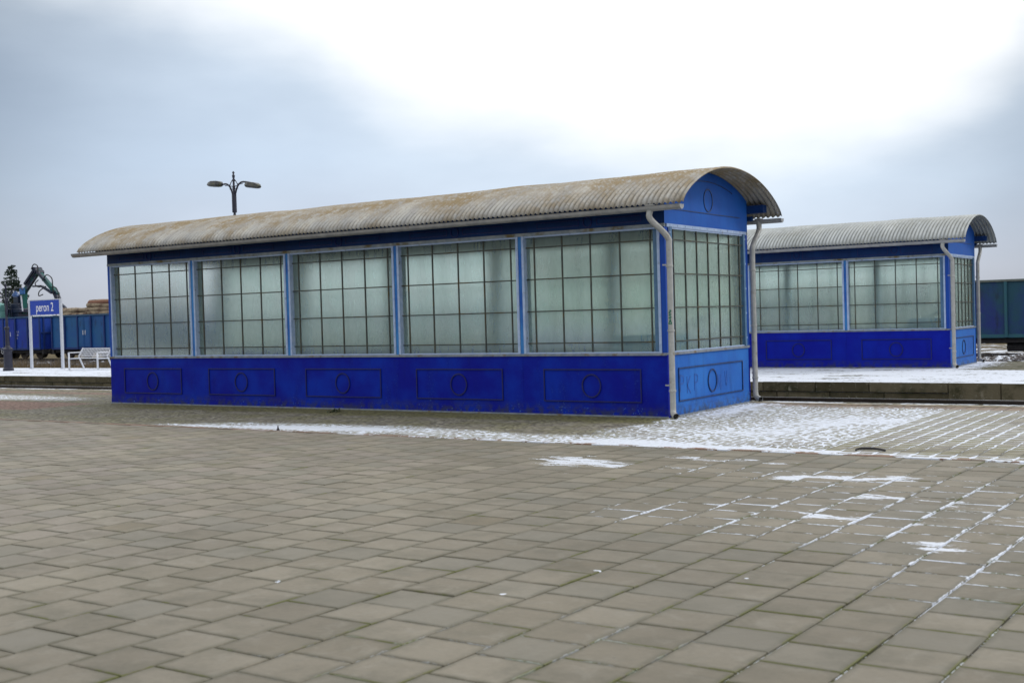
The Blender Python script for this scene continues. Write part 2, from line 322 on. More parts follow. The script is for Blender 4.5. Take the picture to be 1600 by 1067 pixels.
SNOW = (.60, .645, .73)
def sett_mat():
    t = T('granite_setts'); x, y, z = t.xyz(); g = t.attr('snow'); gr = t.attr('red')
    # segmental (curved) setts on the left, straight rows right of x = 3.4
    w = t.nd('ShaderNodeVectorMath', operation='ADD'); t.L(t.co, w.inputs[0])
    cx = t.nd('ShaderNodeCombineXYZ'); t.put(cx.inputs[1], t.math('MULTIPLY', t.math('SINE', t.math('MULTIPLY', x, 4.2)), .13)); t.L(cx.outputs[0], w.inputs[1])
    vo = t.nd('ShaderNodeTexVoronoi', feature='DISTANCE_TO_EDGE'); vo.inputs['Scale'].default_value = 8.6; vo.inputs['Randomness'].default_value = .55; t.L(w.outputs[0], vo.inputs['Vector'])
    vc = t.nd('ShaderNodeTexVoronoi', feature='F1'); vc.inputs['Scale'].default_value = 8.6; vc.inputs['Randomness'].default_value = .55; t.L(w.outputs[0], vc.inputs['Vector'])
    hl = t.step(vo.outputs['Distance'], .03, .22)
    br = t.nd('ShaderNodeTexBrick'); mp = t.nd('ShaderNodeMapping'); mp.inputs['Rotation'].default_value = (0, 0, R(90)); t.L(t.co, mp.inputs[0])
    wb = t.nd('ShaderNodeVectorMath', operation='ADD'); t.L(mp.outputs[0], wb.inputs[0])
    nn = t.nd('ShaderNodeTexNoise'); nn.inputs['Scale'].default_value = 5; t.L(t.co, nn.inputs['Vector']); sc = t.nd('ShaderNodeVectorMath', operation='SCALE'); sc.inputs['Scale'].default_value = .075; t.L(nn.outputs['Color'], sc.inputs[0]); t.L(sc.outputs[0], wb.inputs[1])
    t.L(wb.outputs[0], br.inputs['Vector']); br.inputs['Scale'].default_value = 1; br.inputs['Brick Width'].default_value = .20; br.inputs['Row Height'].default_value = .205; br.inputs['Mortar Size'].default_value = .030; br.inputs['Mortar Smooth'].default_value = 1
    br.inputs['Color1'].default_value = (1,1,1,1); br.inputs['Color2'].default_value = (.8,.8,.8,1); br.inputs['Mortar'].default_value = (0,0,0,1)
    hr = t.math('SUBTRACT', 1.0, br.outputs['Fac'])
    side = t.step(x, 3.38, 3.46)
    h = t.math('ADD', t.math('MULTIPLY', hl, t.math('SUBTRACT', 1, side)), t.math('MULTIPLY', hr, side))
    n1 = t.noise(1.6, 6, .62); n2 = t.noise(14, 4, .6)
    stone = t.mix(t.step(vc.outputs['Color'], .1, .9), (.17, .155, .125), (.28, .265, .22))
    stone = t.mix(t.step(n1, .38, .66), stone, (.20, .19, .115))
    moss = t.step(t.math('ADD', t.math('ADD', y, 0.95), t.math('MULTIPLY', n1, .5)), .0, .55)
    left = t.step(x, .2, .8, 1.0, 0.0); front = t.step(y, .2, .6, 1.0, 0.0)
    stone = t.mix(t.math('MULTIPLY', t.math('MULTIPLY', moss, left), t.math('MULTIPLY', front, t.step(x, -13.4, -11, .2, .85))), stone, (.145, .14, .05))
    stone = t.mix(gr, stone, (.26, .17, .135))
    k = t.mix(t.math('SUBTRACT', 1, h), stone, t.scale(stone, .45))
    sn = t.math('ADD', t.math('ADD', t.math('MULTIPLY', g, 1.15), t.math('MULTIPLY', t.math('SUBTRACT', n1, .5), .9)), t.math('MULTIPLY', t.math('SUBTRACT', n2, .5), .55))
    sn = t.math('SUBTRACT', sn, t.math('MULTIPLY', h, t.math('MULTIPLY_ADD', t.step(g, .95, 1.25), -.35, .85)))
    sm = t.math('MULTIPLY', t.step(sn, .05, .30), t.step(g, .04, .2))
    k = t.mix(sm, k, SNOW)
    t.bump(t.math('ADD', h, t.math('MULTIPLY', sm, .5)), .55, .018)
    return t.fin(k, .8, 0, .3)
def slab_mat():
    t = T('concrete_slabs'); x, y, z = t.xyz(); g = t.attr('snow'); gj = t.attr('joint_snow')
    ri = t.geo.outputs['Random Per Island']
    uvn = t.nd('ShaderNodeUVMap'); u, v, _ = t.xyz(uvn.outputs[0])
    du = t.math('MINIMUM', u, t.math('SUBTRACT', 1, u)); dv = t.math('MINIMUM', v, t.math('SUBTRACT', 1, v)); de = t.math('MINIMUM', du, dv)
    n1 = t.noise(2.2, 6, .62); n2 = t.noise(30, 4, .6); n3 = t.noise(.5, 4, .5); n4 = t.noise(7, 5, .65)
    k = t.mix(ri, (.166, .146, .108), (.220, .197, .152))
    warm = t.step(x, -3, 3.5, 1.0, 0.0)
    k = t.mix(t.math('MULTIPLY', warm, t.step(t.math('FRACT', t.math('MULTIPLY', ri, 7.3)), .3, .9)), k, (.200, .174, .145))
    k = t.mix(t.step(t.math('FRACT', t.math('MULTIPLY', ri, 31.7)), .990, .995), k, (.165, .140, .095))
    k = t.mix(t.math('MULTIPLY', t.step(n1, .45, .72), .6), k, (.115, .11, .083))
    k = t.mix(t.math('MULTIPLY', t.step(t.noise(4.5, 7, .72, dist=.6), .50, .68), .35), k, (.27, .255, .215))
    k = t.mix(t.math('MULTIPLY', t.step(n4, .55, .75), .35), k, (.14, .135, .11))
    k = t.scale(k, t.math('MULTIPLY_ADD', n2, .3, .85))
    k = t.scale(k, t.step(n3, .3, .7, .84, 1.08))
    k = t.mix(t.math('MULTIPLY', t.step(t.math('FRACT', t.math('MULTIPLY', ri, 13.1)), .80, .86), .45), k, (.15, .145, .12))
    k = t.mix(t.math('MULTIPLY', t.step(t.noise(11, 3, .5), .70, .76), .5), k, (.09, .085, .07))
    k = t.mix(t.math('MULTIPLY', t.step(de, .01, .12, .65, 0.0), t.step(n4, .25, .6)), k, (.085, .082, .055))
    # moss creeping from the joints
    ms = t.math('MULTIPLY', t.step(de, .004, .028, 1.0, 0.0), t.step(t.math('ADD', n1, t.math('MULTIPLY', t.step(x, 1.5, 6), .10)), .58, .66))
    k = t.mix(t.math('MULTIPLY', ms, .8), k, (.10, .11, .02))
    k = t.scale(k, t.step(x, -2, 6, 1.03, .90))
    # snow: patches, and ribbons along the joints
    nn = t.math('ADD', t.math('MULTIPLY', t.math('SUBTRACT', n4, .5), 1.5), t.math('MULTIPLY', t.math('SUBTRACT', n2, .5), .4))
    p = t.step(t.math('ADD', g, t.math('MULTIPLY_ADD', t.math('SUBTRACT', t.noise(6, 5, .65, stretch=(.45, 1.6, 1)), .5), 1.7, t.math('MULTIPLY', t.math('SUBTRACT', n2, .5), .5))), .50, .62)
    wj = t.math('MULTIPLY_ADD', t.math('ADD', gj, t.math('MULTIPLY', t.math('SUBTRACT', n1, .5), 2.4)), .030, -.012)
    jl = t.math('MULTIPLY', t.step(t.math('SUBTRACT', t.math('MINIMUM', du, t.math('MULTIPLY', dv, 1.25)), t.math('ADD', wj, t.math('MULTIPLY', t.math('SUBTRACT', n4, .5), .13))), -.006, .006, 1.0, 0.0), t.math('MULTIPLY', t.step(gj, .42, .70), t.step(t.noise(3.4, 6, .7), .43, .53)))
    spk = t.math('MULTIPLY', t.step(t.noise(5.5, 2, .4), .775, .785), t.step(x, -2.5, 2.5))
    sm = t.math('MULTIPLY', t.math('MAXIMUM', t.math('MAXIMUM', t.math('MULTIPLY', p, t.step(g, .05, .2)), jl), spk), t.math('MULTIPLY_ADD', n2, .5, .65), clamp=True)
    k = t.mix(sm, k, SNOW)
    t.bump(t.math('ADD', t.math('ADD', n2, t.math('MULTIPLY', n4, .6)), t.math('MULTIPLY', sm, 1.2)), .28, .006)
    return t.fin(k, t.math('MULTIPLY_ADD', n1, .35, .48), 0, .4)
def joint_mat():
    t = T('joint_sand'); gj = t.attr('joint_snow'); x, y, z = t.xyz()
    n = t.noise(1.4, 5, .6); n2 = t.noise(26, 4, .7)
    k = t.mix(t.step(t.math('ADD', n, t.math('MULTIPLY', t.step(x, 1, 6), .10)), .56, .66), (.022, .019, .014), (.11, .12, .018))
    sn = t.step(t.math('ADD', t.math('ADD', gj, t.math('MULTIPLY', t.math('SUBTRACT', n, .5), 2.2)), t.math('MULTIPLY', t.math('SUBTRACT', n2, .5), 2.4)), .34, .52)
    sn = t.math('MULTIPLY', sn, t.step(gj, .02, .12))
    return t.fin(t.mix(sn, k, SNOW), .9)

def grid_sheet(name, x0, x1, y0, y1, z, step, mat, fields, holes=()):
    nx = int(round((x1-x0)/step)); ny = int(round((y1-y0)/step)); vs_ = []; fs = []
    for j in range(ny+1):
        for i in range(nx+1): vs_.append((x0+(x1-x0)*i/nx, y0+(y1-y0)*j/ny, z))
    for j in range(ny):
        for i in range(nx):
            cx, cy = x0+(x1-x0)*(i+.5)/nx, y0+(y1-y0)*(j+.5)/ny
            if any(a < cx < b and c_ < cy < d for a, b, c_, d in holes): continue
            k = j*(nx+1)+i; fs.append((k, k+1, k+nx+2, k+nx+1))
    me = bpy.data.meshes.new(name); me.from_pydata(vs_, [], fs); me.materials.append(mat)
    for an, fn in fields.items():
        a = me.attributes.new(an, 'FLOAT', 'POINT'); a.data.foreach_set('value', [fn(v[0], v[1]) for v in vs_])
    o = bpy.data.objects.new(name, me); col.objects.link(o); return o

EDGE = 3.45
def red_zone(x, y):
    if x < -13.3 and -1.9+.12*(x+13)*0 < y < -.2: return 1
    if x < -14 and y > 1.9 and y < 2.6: return .75
    if y > 2.45 and y < 3.0 and x > .4: return .55
    return 0
tag(grid_sheet('sett_paving', -60, 16, -3.4, 3.2, 0, .1, sett_mat(), {'snow': lambda x, y: gauss(x, y, SET_BL), 'red': red_zone}, holes=[(-12.92, -.05, .05, 3.15)]), 'granite setts partly under thin snow around the long shelter', 'paving', kind='structure')
# border row of reddish bricks between slabs and setts
def strip(name, x0, x1, y0, y1, z0, z1, pitch, mat, label, bev=.004, axis=0):
    mb = MB(); x = x0
    while x < x1:
        p = pitch*random.uniform(.97, 1.03); dz = random.uniform(-.0015, .0015)
        mb.box((x+.004, y0, z0), (x+p-.004, y1, z1+dz)); x += p
    return tag(mb.build(name, mat, bevel=bev), label, 'kerb', kind='structure')
def brick_border_mat():
    t = T('border_bricks'); ri = t.geo.outputs['Random Per Island']; x, y, z = t.xyz(); n = t.noise(3, 5, .65); n2 = t.noise(14)
    k = t.mix(ri, (.24, .15, .11), (.19, .16, .13)); k = t.scale(k, t.math('MULTIPLY_ADD', n2, .5, .7))
    sn = t.math('MULTIPLY', t.step(t.math('ADD', n, t.math('MULTIPLY', n2, .25)), .60, .66), t.step(x, -7, -1, .0, 1.0))
    return t.fin(t.mix(sn, k, SNOW), .85)
strip('border_row', -30, 15, -3.50, -3.405, -.08, .004, .2, brick_border_mat(), 'reddish border bricks between slabs and setts')
def slabs():
    P = .400; sh = math.tan(R(1.7)); rnd = random.Random(11)
    vs_ = []; fs = []; uvs = []; 
    for i in range(-165, 24):
        xa = 5.10 + i*P
        off = (i % 2)*.5 + rnd.uniform(-.09, .09)
        for j in range(-37, 1):
            y0 = -3.55 + (j - off)*.357; y1 = y0+.357
            if y1 > -3.515: y1 = -3.515
            if y1 - y0 < .06: continue
            ym = (y0+y1)/2
            # keep slabs that the camera or a viewer one step aside could see
            dx, dy = xa-7.93, ym+16.12
            dep = dx*FW.x + dy*FW.y; lat = dx*.83 + dy*.554
            if dep < 3.0 or abs(lat) > dep*.62+3.0: continue
            if xa < 5.72 and xa+P > 4.85 and -5.0 < ym < -4.1 and False: continue
            z = rnd.uniform(-.0016, .0016); tx, ty = rnd.uniform(-.004, .004), rnd.uniform(-.004, .004)
            if rnd.random() < .02: z -= .004
            g1, g2 = rnd.uniform(.0045, .0085), rnd.uniform(.0035, .0075)
            def P3(a, b, dz, uu, vv):
                yy = b; xx = a + (b+9)*sh
                vs_.append((xx, yy, z + dz + tx*(a-xa-P/2) + ty*(b-ym))); uvs.append((uu, vv))
            o = len(vs_); ch = .006
            a0, a1, b0, b1 = xa+g1, xa+P-g1, y0+g2, y1-g2
            for (a, b, uu, vv) in ((a0,b0,0,0),(a1,b0,1,0),(a1,b1,1,1),(a0,b1,0,1)): P3(a, b, -.05, uu, vv)
            for (a, b, uu, vv) in ((a0,b0,0,0),(a1,b0,1,0),(a1,b1,1,1),(a0,b1,0,1)): P3(a, b, -.004, uu, vv)
            e = ch/.38
            for (a, b, uu, vv) in ((a0+ch,b0+ch,e,e),(a1-ch,b0+ch,1-e,e),(a1-ch,b1-ch,1-e,1-e),(a0+ch,b1-ch,e,1-e)): P3(a, b, 0, uu, vv)
            for q in (0, 4):
                for k in range(4): fs.append((o+q+k, o+q+(k+1)%4, o+q+4+(k+1)%4, o+q+4+k))
            fs.append((o+8, o+9, o+10, o+11))
    me = bpy.data.meshes.new('slab_paving'); me.from_pydata(vs_, [], fs); me.materials.append(slab_mat())
    ul = me.uv_layers.new(name='UVMap'); li = [0]*len(me.loops); me.loops.foreach_get('vertex_index', li)
    flat = []
    for k in li: flat += uvs[k]
    ul.data.foreach_set('uv', flat)
    for an, bl in (('snow', SLAB_BL), ('joint_snow', JOINT_BL)):
        a = me.attributes.new(an, 'FLOAT', 'POINT'); a.data.foreach_set('value', [gauss(v[0], v[1], bl) for v in vs_])
    o = bpy.data.objects.new('slab_paving', me); col.objects.link(o)
    return tag(o, 'grey square concrete slabs of the near platform', 'paving', kind='structure')
slabs()
tag(grid_sheet('joint_bed', -62, 20, -21, -3.45, -.013, .5, joint_mat(), {'joint_snow': lambda x, y: gauss(x, y, JOINT_BL)+.0}), 'sandy bed in the slab joints', 'ground', kind='structure')
# flat cover let into the slabs: concrete lid with mossy rim
# platform bodies
def plat_mat(name, a, b, snow, thresh=(.4, .6)):
    t = T(name); x, y, z = t.xyz(); n = t.noise(.8, 6, .62, stretch=(1, 2.2, 1)); n2 = t.noise(9, 5, .65); n3 = t.noise(3, 5, .6, stretch=(1, 1, 2))
    k = t.mix(t.step(n2, .3, .7), a, b)
    k = t.mix(t.math('MULTIPLY', t.step(n3, .42, .6), .8), k, (.05, .052, .022))
    nz = t.xyz(t.geo.outputs['Normal'])[2]
    bald = t.math('MULTIPLY', t.step(x, .6, 3.2), t.step(y, 13.2, 14.2))
    sv = t.math('ADD', t.math('ADD', n, t.math('MULTIPLY', t.math('SUBTRACT', n2, .5), .75)), t.math('MULTIPLY', bald, -.75))
    sn = t.math('MULTIPLY', t.step(sv, *thresh), t.step(nz, .6, .9))
    k = t.mix(t.math('MULTIPLY', sn, snow), k, SNOW)
    t.bump(n2, .5, .02)
    return t.fin(k, .9, 0, .2)
pm = plat_mat('snowy_platform_two', (.12, .115, .09), (.20, .19, .15), 1.0, (.33, .43))
def poly_slab(name, pts, z0, z1, mat, label, kind='structure'):
    mb = MB(); n = len(pts)
    mb.add([(x, y, z0) for x, y in pts]+[(x, y, z1) for x, y in pts], [tuple(range(n, 2*n))]+[(i, (i+1)%n, n+(i+1)%n, n+i) for i in range(n)])
    return tag(mb.build(name, mat), label, 'platform', kind=kind)
poly_slab('platform_surface', [(-120, 8.72), (60, 8.72), (60, 17.9), (-9, 17.9), (-13, 13.9), (-120, 13.9)], -.62, -.004, pm, 'snow covered far platform')
# edge blocks of the far platform
def edge_mat():
    t = T('mossy_edge_blocks'); x, y, z = t.xyz(); ri = t.geo.outputs['Random Per Island']; n = t.noise(3, 6, .65); n2 = t.noise(12, 5, .65); n3 = t.noise(5, 4, .6, stretch=(1, 1, .3))
    k = t.mix(ri, (.060, .052, .030), (.125, .108, .070)); k = t.mix(t.step(n, .45, .7), k, (.030, .030, .013)); k = t.mix(t.step(n2, .56, .70), k, (.17, .155, .115))
    k = t.mix(t.math('MULTIPLY', t.step(n3, .62, .72), .6), k, (.26, .24, .19))
    nz = t.xyz(t.geo.outputs['Normal'])[2]; k = t.mix(t.math('MULTIPLY', t.step(nz, .5, .9), t.step(n2, .30, .45)), k, SNOW)
    t.bump(n2, .6, .02); return t.fin(k, .9, 0, .2)
em = edge_mat(); rnd = random.Random(3)
mb = MB(); x = -110
while x < 40:
    w = rnd.uniform(1.0, 1.9) if x < -.2 or x > .9 else 1.6
    d = rnd.uniform(0, .025)
    if x > 1.0: mb.box((x+.008, 8.6+d, -.60), (x+w-.008, 8.80, .005+rnd.uniform(-.006, .004)))
    else:
        mb.box((x+.008, 8.6+d, -.20), (x+w-.008, 8.80, .005+rnd.uniform(-.006, .004)))
        mb.box((x+.008+.3, 8.64+d, -.60), (x+w-.008+.3, 8.80, -.208))
    x += w
tag(mb.build('platform_edge_wall', em, bevel=.012), 'mossy stone blocks along the far platform edge', 'kerb', kind='structure')
# near platform edge: beige line, edging slabs, drop to the track
nm = plat_mat('near_platform_edge', (.16, .15, .13), (.23, .22, .19), .9, (.46, .58))
tag(grid_sheet('platform_edging', -110, 30, 3.19, EDGE, .004, .5, nm, {}), 'edging slabs of the near platform', 'kerb', kind='structure')
mb = MB(); mb.box((-110, 3.2, -.62), (30, EDGE, -.002)); tag(mb.build('platform_face', em), 'near platform side wall above the track', 'kerb', kind='structure')
mb = MB(); mb.add([(-80, 3.02, .008), (30, 3.02, .008), (30, 3.12, .008), (-80, 3.12, .008)], [(0,1,2,3)])
lm = simple('beige_line_paint', (.50, .42, .29), (.42, .36, .26), .7, b2=(.22, .2, .16), r2=(.5, .62), sc2=3)
tag(mb.build('edge_line', lm), 'pale beige safety line along the near platform edge', 'line', kind='structure')
# the earth below everything, ballast, tracks
def earth_mat():
    t = T('winter_ground'); x, y, z = t.xyz(); n = t.noise(.35, 6, .65); n2 = t.noise(4, 6, .7); n3 = t.noise(1.2, 5, .6)
    k = t.mix(t.step(n3, .35, .65), (.085, .070, .045), (.13, .105, .06)); k = t.mix(t.step(n2, .55, .75), k, (.05, .05, .03))
    sn = t.math('MULTIPLY', t.step(t.math('ADD', n, t.math('MULTIPLY', n2, .5)), .74, .82), t.math('MULTIPLY', t.step(y, 24, 29), t.step(x, -40, -15)))
    k = t.mix(sn, k, SNOW); t.bump(n2, .6, .05); return t.fin(k, .95, 0, .1)
mb = MB(); mb.add([(-1500, -300, -.66), (900, -300, -.66), (900, 1500, -.66), (-1500, 1500, -.66)], [(0,1,2,3)]); tag(mb.build('ground', earth_mat()), 'flat winter ground beyond the platforms', 'ground', kind='structure')
def ballast_mat():
    t = T('snowy_ballast'); n2 = t.noise(7, 5, .7); vo = t.nd('ShaderNodeTexVoronoi', feature='F1'); vo.inputs['Scale'].default_value = 14; t.L(t.co, vo.inputs['Vector'])
    k = t.mix(t.step(vo.outputs['Color'], .2, .8), (.035, .032, .032), (.13, .12, .12)); nz = t.xyz(t.geo.outputs['Normal'])[2]
    n = t.noise(1.1, 6, .7); x, y, z = t.xyz(); k = t.mix(t.step(t.math('ADD', t.math('ADD', n, t.math('MULTIPLY', n2, .7)), t.step(x, -40, -15, -.10, 0)), .86, .93), k, SNOW)
    t.bump(vo.outputs['Distance'], .8, .04); return t.fin(k, .95, 0, .2)
bm_ = ballast_mat()
def ballast(name, x0, x1, y0, y1, z, label, seed, amp=.05):
    rnd = random.Random(seed); nx = int((x1-x0)/.35); ny = max(4, int((y1-y0)/.25)); vs_ = []; fs = []
    for j in range(ny+1):
        for i in range(nx+1):
            e = min(j, ny-j)/2.0; vs_.append((x0+(x1-x0)*i/nx, y0+(y1-y0)*j/ny, z - .12*max(0, 1-e) + rnd.uniform(-amp, amp)))
    for j in range(ny):
        for i in range(nx):
            k = j*(nx+1)+i; fs.append((k, k+1, k+nx+2, k+nx+1))
    mb = MB(); mb.add(vs_, fs); return tag(mb.build(name, bm_), label, 'ballast', kind='structure')
ballast('track_bed', -100, 30, 3.5, 8.62, -.42, 'dark ballast with snow between the platforms', 5, .03)
ballast('track_bed', -100, 40, 28.6, 37.5, -.60, 'snow dusted ballast under the freight wagons', 6, .09)
ballast('rubble_bank', -8, 34, 19.6, 29.2, -.40, 'rough dark rubble with snow beside the freight track at right', 12, .19)
def rail(y, ztop, label, x0=-110, x1=40):
    mb = MB()
    mb.box((x0, y-.012, ztop-.13), (x1, y+.012, ztop-.04)); mb.box((x0, y-.07, ztop-.155), (x1, y+.07, ztop-.13)); mb.box((x0, y-.035, ztop-.04), (x1, y+.035, ztop-.004))
    mb.k = 1; mb.box((x0, y-.028, ztop-.004), (x1, y+.028, ztop))
    tag(mb.build('rail', [M_['rail'], M_['rail_top']]), label, 'rail', kind='structure')
rail(5.45, -.20, 'near rail of the track between the platforms'); rail(6.95, -.20, 'far rail of the track between the platforms')
rail(33.3, -.47, 'near rail under the freight wagons', -110, 40); rail(34.8, -.47, 'far rail under the freight wagons', -110, 40)

# ------------------------------------------------------------------ platform shelters
Z0, ZS, ZE = 0.0, .97, 3.10
def prof(D, n=40):
    w = D/2+.37; out = []
    for i in range(n+1):
        a = -1+2*i/n; t = math.copysign(abs(a)**.9, a)
        t = math.sin(a*math.pi/2)*.55 + a*.45
        Rr = (w*w+.65*.65)/(2*.65); arc = (math.sqrt(max(0, Rr*Rr-(w*t)**2))-(Rr-.65))/.65; el = math.sqrt(max(0, 1-t*t))
        out.append((D/2+w*t, 3.19+.65*(.62*arc+.38*el)))
    return out
def pz(pr, y):
    for (a, za), (b, zb) in zip(pr, pr[1:]):
        if a <= y <= b: return za+(zb-za)*(y-a)/max(1e-9, b-a)
    return pr[0][1]

def shelter(name, loc, D, H, nb, roofm, label, blue, wave=.09, marks=False, seed=1):
    W = 2.6; Ln = W*nb; rnd = random.Random(seed)
    root = empty(name, loc); tag(root, label, 'shelter', 'glazed shelters over the platform stairs')
    ring_n = 28
    def wall(org, ud, nd_, bays, Lw, panel_mat, header, kind, bead_mat, corner=True):
        """org + u*ud + n*nd_ (n = outwards, negative is inside)"""
        org, ud, nd_ = Vector(org), Vector(ud), Vector(nd_)
        X = lambda u_, n_, z: org+ud*u_+nd_*n_+Vector((0,0,z))
        flip = (ud.cross(nd_)).z < 0
        Mx = Matrix((ud, nd_, Vector((0,0,1)))).transposed().to_4x4(); Mx.translation = org
        def bx(mb, u0_, u1_, n0, n1, z0, z1):
            mb.box((u0_, n0, z0), (u1_, n1, z1), Mx)
        def ring(mb, cu, cz, rr, n0, wd=.020, th=.016):
            vs_ = []; fs = []
            for k in range(ring_n):
                a = 2*math.pi*k/ring_n
                for rr_, nn in ((rr-wd/2, n0), (rr-wd/2, n0+th), (rr+wd/2, n0+th), (rr+wd/2, n0)):
                    vs_.append(X(cu+rr_*math.cos(a), nn, cz+rr_*math.sin(a)*1.08))
            for k in range(ring_n):
                k2 = (k+1) % ring_n
                for q in range(3): fs.append((k*4+q, k2*4+q, k2*4+q+1, k*4+q+1))
            mb.add(vs_, fs)
        def rect(mb, u0_, u1_, z0, z1, n0, wd=.019, th=.016):
            bx(mb, u0_, u1_, n0, n0+th, z1-wd, z1); bx(mb, u0_, u1_, n0, n0+th, z0, z0+wd)
            bx(mb, u0_, u0_+wd, n0, n0+th, z0+wd, z1-wd); bx(mb, u1_-wd, u1_, n0, n0+th, z0+wd, z1-wd)
        for k, (ua, ub) in enumerate(bays):
            mb = MB(); a = 0 if ua < .2 else ua-.035; b = Lw if ub > Lw-.2 else ub+.035
            jn = rnd.uniform(-.0015, .0015)
            bx(mb, a+.001, b-.001, -.06, jn, .0, ZS-.018)
            bx(mb, a+.001, b-.001, jn, jn+.008, .0, .13)
            wp = mb.build('wall_panel', panel_mat, root)
            mb = MB(); c0 = ua+ (.36 if len(bays) > 1 else .22); c1 = ub-(.36 if len(bays) > 1 else .22)
            rect(mb, c0, c1, .22, .74, jn); mb.build('rectangular_moulding', bead_mat, wp)
            mb = MB(); ring(mb, (c0+c1)/2, .475, .165, jn); mb.build('ring_moulding', bead_mat, wp)
        mb = MB(); bx(mb, 0, Lw, -.09, .018, ZS-.018, ZS+.012)
        # lip of the sill
        bx(mb, 0, Lw, .018, .022, ZS-.028, ZS+.004)
        sillo = mb.build('sill', M_['sill'], root, bevel=.003)
        mb = MB(); bx(mb, 0, Lw, .0085, .030, .0, .022); mb.build('plinth', M_['sill'], root)
        # lintel strip
        mb = MB(); bx(mb, 0, Lw, -.02, .010, H-.005, H+.045)
        u_ = .1
        while u_ < Lw:
            bx(mb, u_, u_+.02, .010, .016, H+.010, H+.03); u_ += .27
        mb.build('lintel_strip', M_['lintel'] if len(bays) > 1 else M_['frame_white'], root)
        for k in range(len(bays)+1):
            if k == 0: a, b = 0, bays[0][0]
            elif k == len(bays): a, b = bays[-1][1], Lw
            else: a, b = bays[k-1][1], bays[k][0]
            if kind == 'end': b2, a2 = b, a
            mb = MB(); bx(mb, a+(.001 if kind != 'end' else .062), b-(.001 if kind != 'end' else .062) if b-a > .13 or kind != 'end' else b-.001, -.10, .0, ZS+.012, H-.005)
            mm = M_['corner_blue'] if k in (0, len(bays)) else M_['pillar_blue']
            p = mb.build('pillar', mm, root)
            mb = MB(); bx(mb, a-.02, b+.02, -.22, -.14, ZS, H); mb.build('inner_post', M_['inner_grey'], p)
        for (ua, ub) in bays:
            go = .045 if kind == 'end' else 0; fr = MB(); fw_ = .043
            for (a, b, z0, z1) in ((ua, ua+fw_, ZS+.012, H-.005), (ub-fw_, ub, ZS+.012, H-.005)): bx(fr, a, b, -.10, .012, z0, z1)
            bx(fr, ua+fw_, ub-fw_, -.10, -.002, H-.03, H-.005); bx(fr, ua+fw_, ub-fw_, -.10, -.002, ZS+.012, ZS+.03)
            for side_u in (ua+fw_/2, ub-fw_/2):
                z = ZS+.15
                while z < H-.05:
                    for sgn in (0,): bx(fr, side_u-.012, side_u+.012, .012, .020, z-.014, z+.014)
                    z += .42
            w_ = fr.build('window', M_['frame_white'], root)
            ga, gb = ua+fw_, ub-fw_; zb, zt = ZS+.03, H-.03
            nf = 4 if len(bays) > 1 else 6
            nar = .15*1.0; a_ = (gb-ga-2*nar)/nf
            mt = MB(); us = [ga+nar+i*a_ for i in range(nf+1)]; zz = [zb+.15*(zt-zb)/1.86, 0, 0, 0]; zz = [zb+.145]; hh = (zt-zb-.145-.16)/3; zz += [zb+.145+hh*i for i in (1, 2, 3)]
            for u_ in us:
                j = rnd.uniform(-.004, .004); bx(mt, u_-.010+j, u_+.010+j, -.0795+go, -.058+go, zb, zt)
            for z in zz:
                j = rnd.uniform(-.003, .003); bx(mt, ga, gb, -.077+go, -.056+go, z-.0095+j, z+.0095+j)
            mt.build('glazing_bars', M_['muntin'], w_)
            gl = MB(); bx(gl, ga, gb, -.090+go, -.080+go, zb, zt); gl.mi = [1, 1, 1, 1, 0, 1]; gl.build('pane', [M_['glass'], M_['glass_in']], w_)
        if header:
            zh = H+.045
            mb = MB(); bx(mb, 0, Lw, -.06, -.004, zh, ZE+.04); hd = mb.build('header_board', M_['header_blue'], root)
            for (ua, ub) in bays:
                cu = (ua+ub)/2; top = ZE-.02; bot = zh+.05
                if top-bot > .06:
                    for q0, q1 in ((ua+.3, cu-.16), (cu+.16, ub-.3)):
                        mb = MB(); rect(mb, q0, q1, bot, top, -.004, .012, .008); mb.build('rectangular_moulding', M_['bead'], hd)
                    mb = MB(); ring(mb, cu, (bot+top)/2, .075, -.004, .012); mb.build('ring_moulding', M_['bead'], hd)
    bl = []; 
    for k in range(nb):
        ua = k*W+.035 if k else .085; ub = (k+1)*W-.035 if k < nb-1 else Ln-.085; bl.append((ua, ub))
    # u runs towards -x from the near corner on the front wall
    wall((0, 0, 0), (-1, 0, 0), (0, -1, 0), bl, Ln, blue, True, 'side', M_['bead'])
    wall((0, D, 0), (-1, 0, 0), (0, 1, 0), bl, Ln, blue, True, 'side', M_['bead'])
    # end wall towards +x
    wall((0.002, .065, 0), (0, 1, 0), (1, 0, 0), [(.065, D-.195)], D-.13, M_['end_blue'], False, 'end', M_['bead_end'])
    pr = prof(D)
    for (gx, nx_) in ((0.003, 1), (-Ln-.003, -1)):
        ys = [.001, ] + [y for y, z in pr if .03 < y < D-.03] + [D-.001]
        zb = H+.045; n = len(ys); vs_ = []; fs = []
        for xx in (gx, gx-.05*nx_):
            for y in ys: vs_.append((xx, y, zb))
            for y in ys: vs_.append((xx, y, pz(pr, y)-.022))
        for i in range(n-1):
            fs.append((i, i+1, n+i+1, n+i)); fs.append((2*n+i+1, 2*n+i, 3*n+i, 3*n+i+1)); fs.append((n+i, n+i+1, 3*n+i+1, 3*n+i)); fs.append((i+1, i, 2*n+i, 2*n+i+1))
        mb = MB(); mb.add(vs_, fs); gb_ = mb.build('gable', M_['gable_blue'], root)
        mb = MB(); X0 = gx
        vs_ = []; fs = []; cz = 3.37
        for k in range(ring_n):
            a = 2*math.pi*k/ring_n
            for rr_, dx in ((.157, 0), (.157, .010*nx_), (.175, .010*nx_), (.175, 0)): vs_.append((X0+dx, D/2+rr_*math.cos(a), cz+1.08*rr_*math.sin(a)))
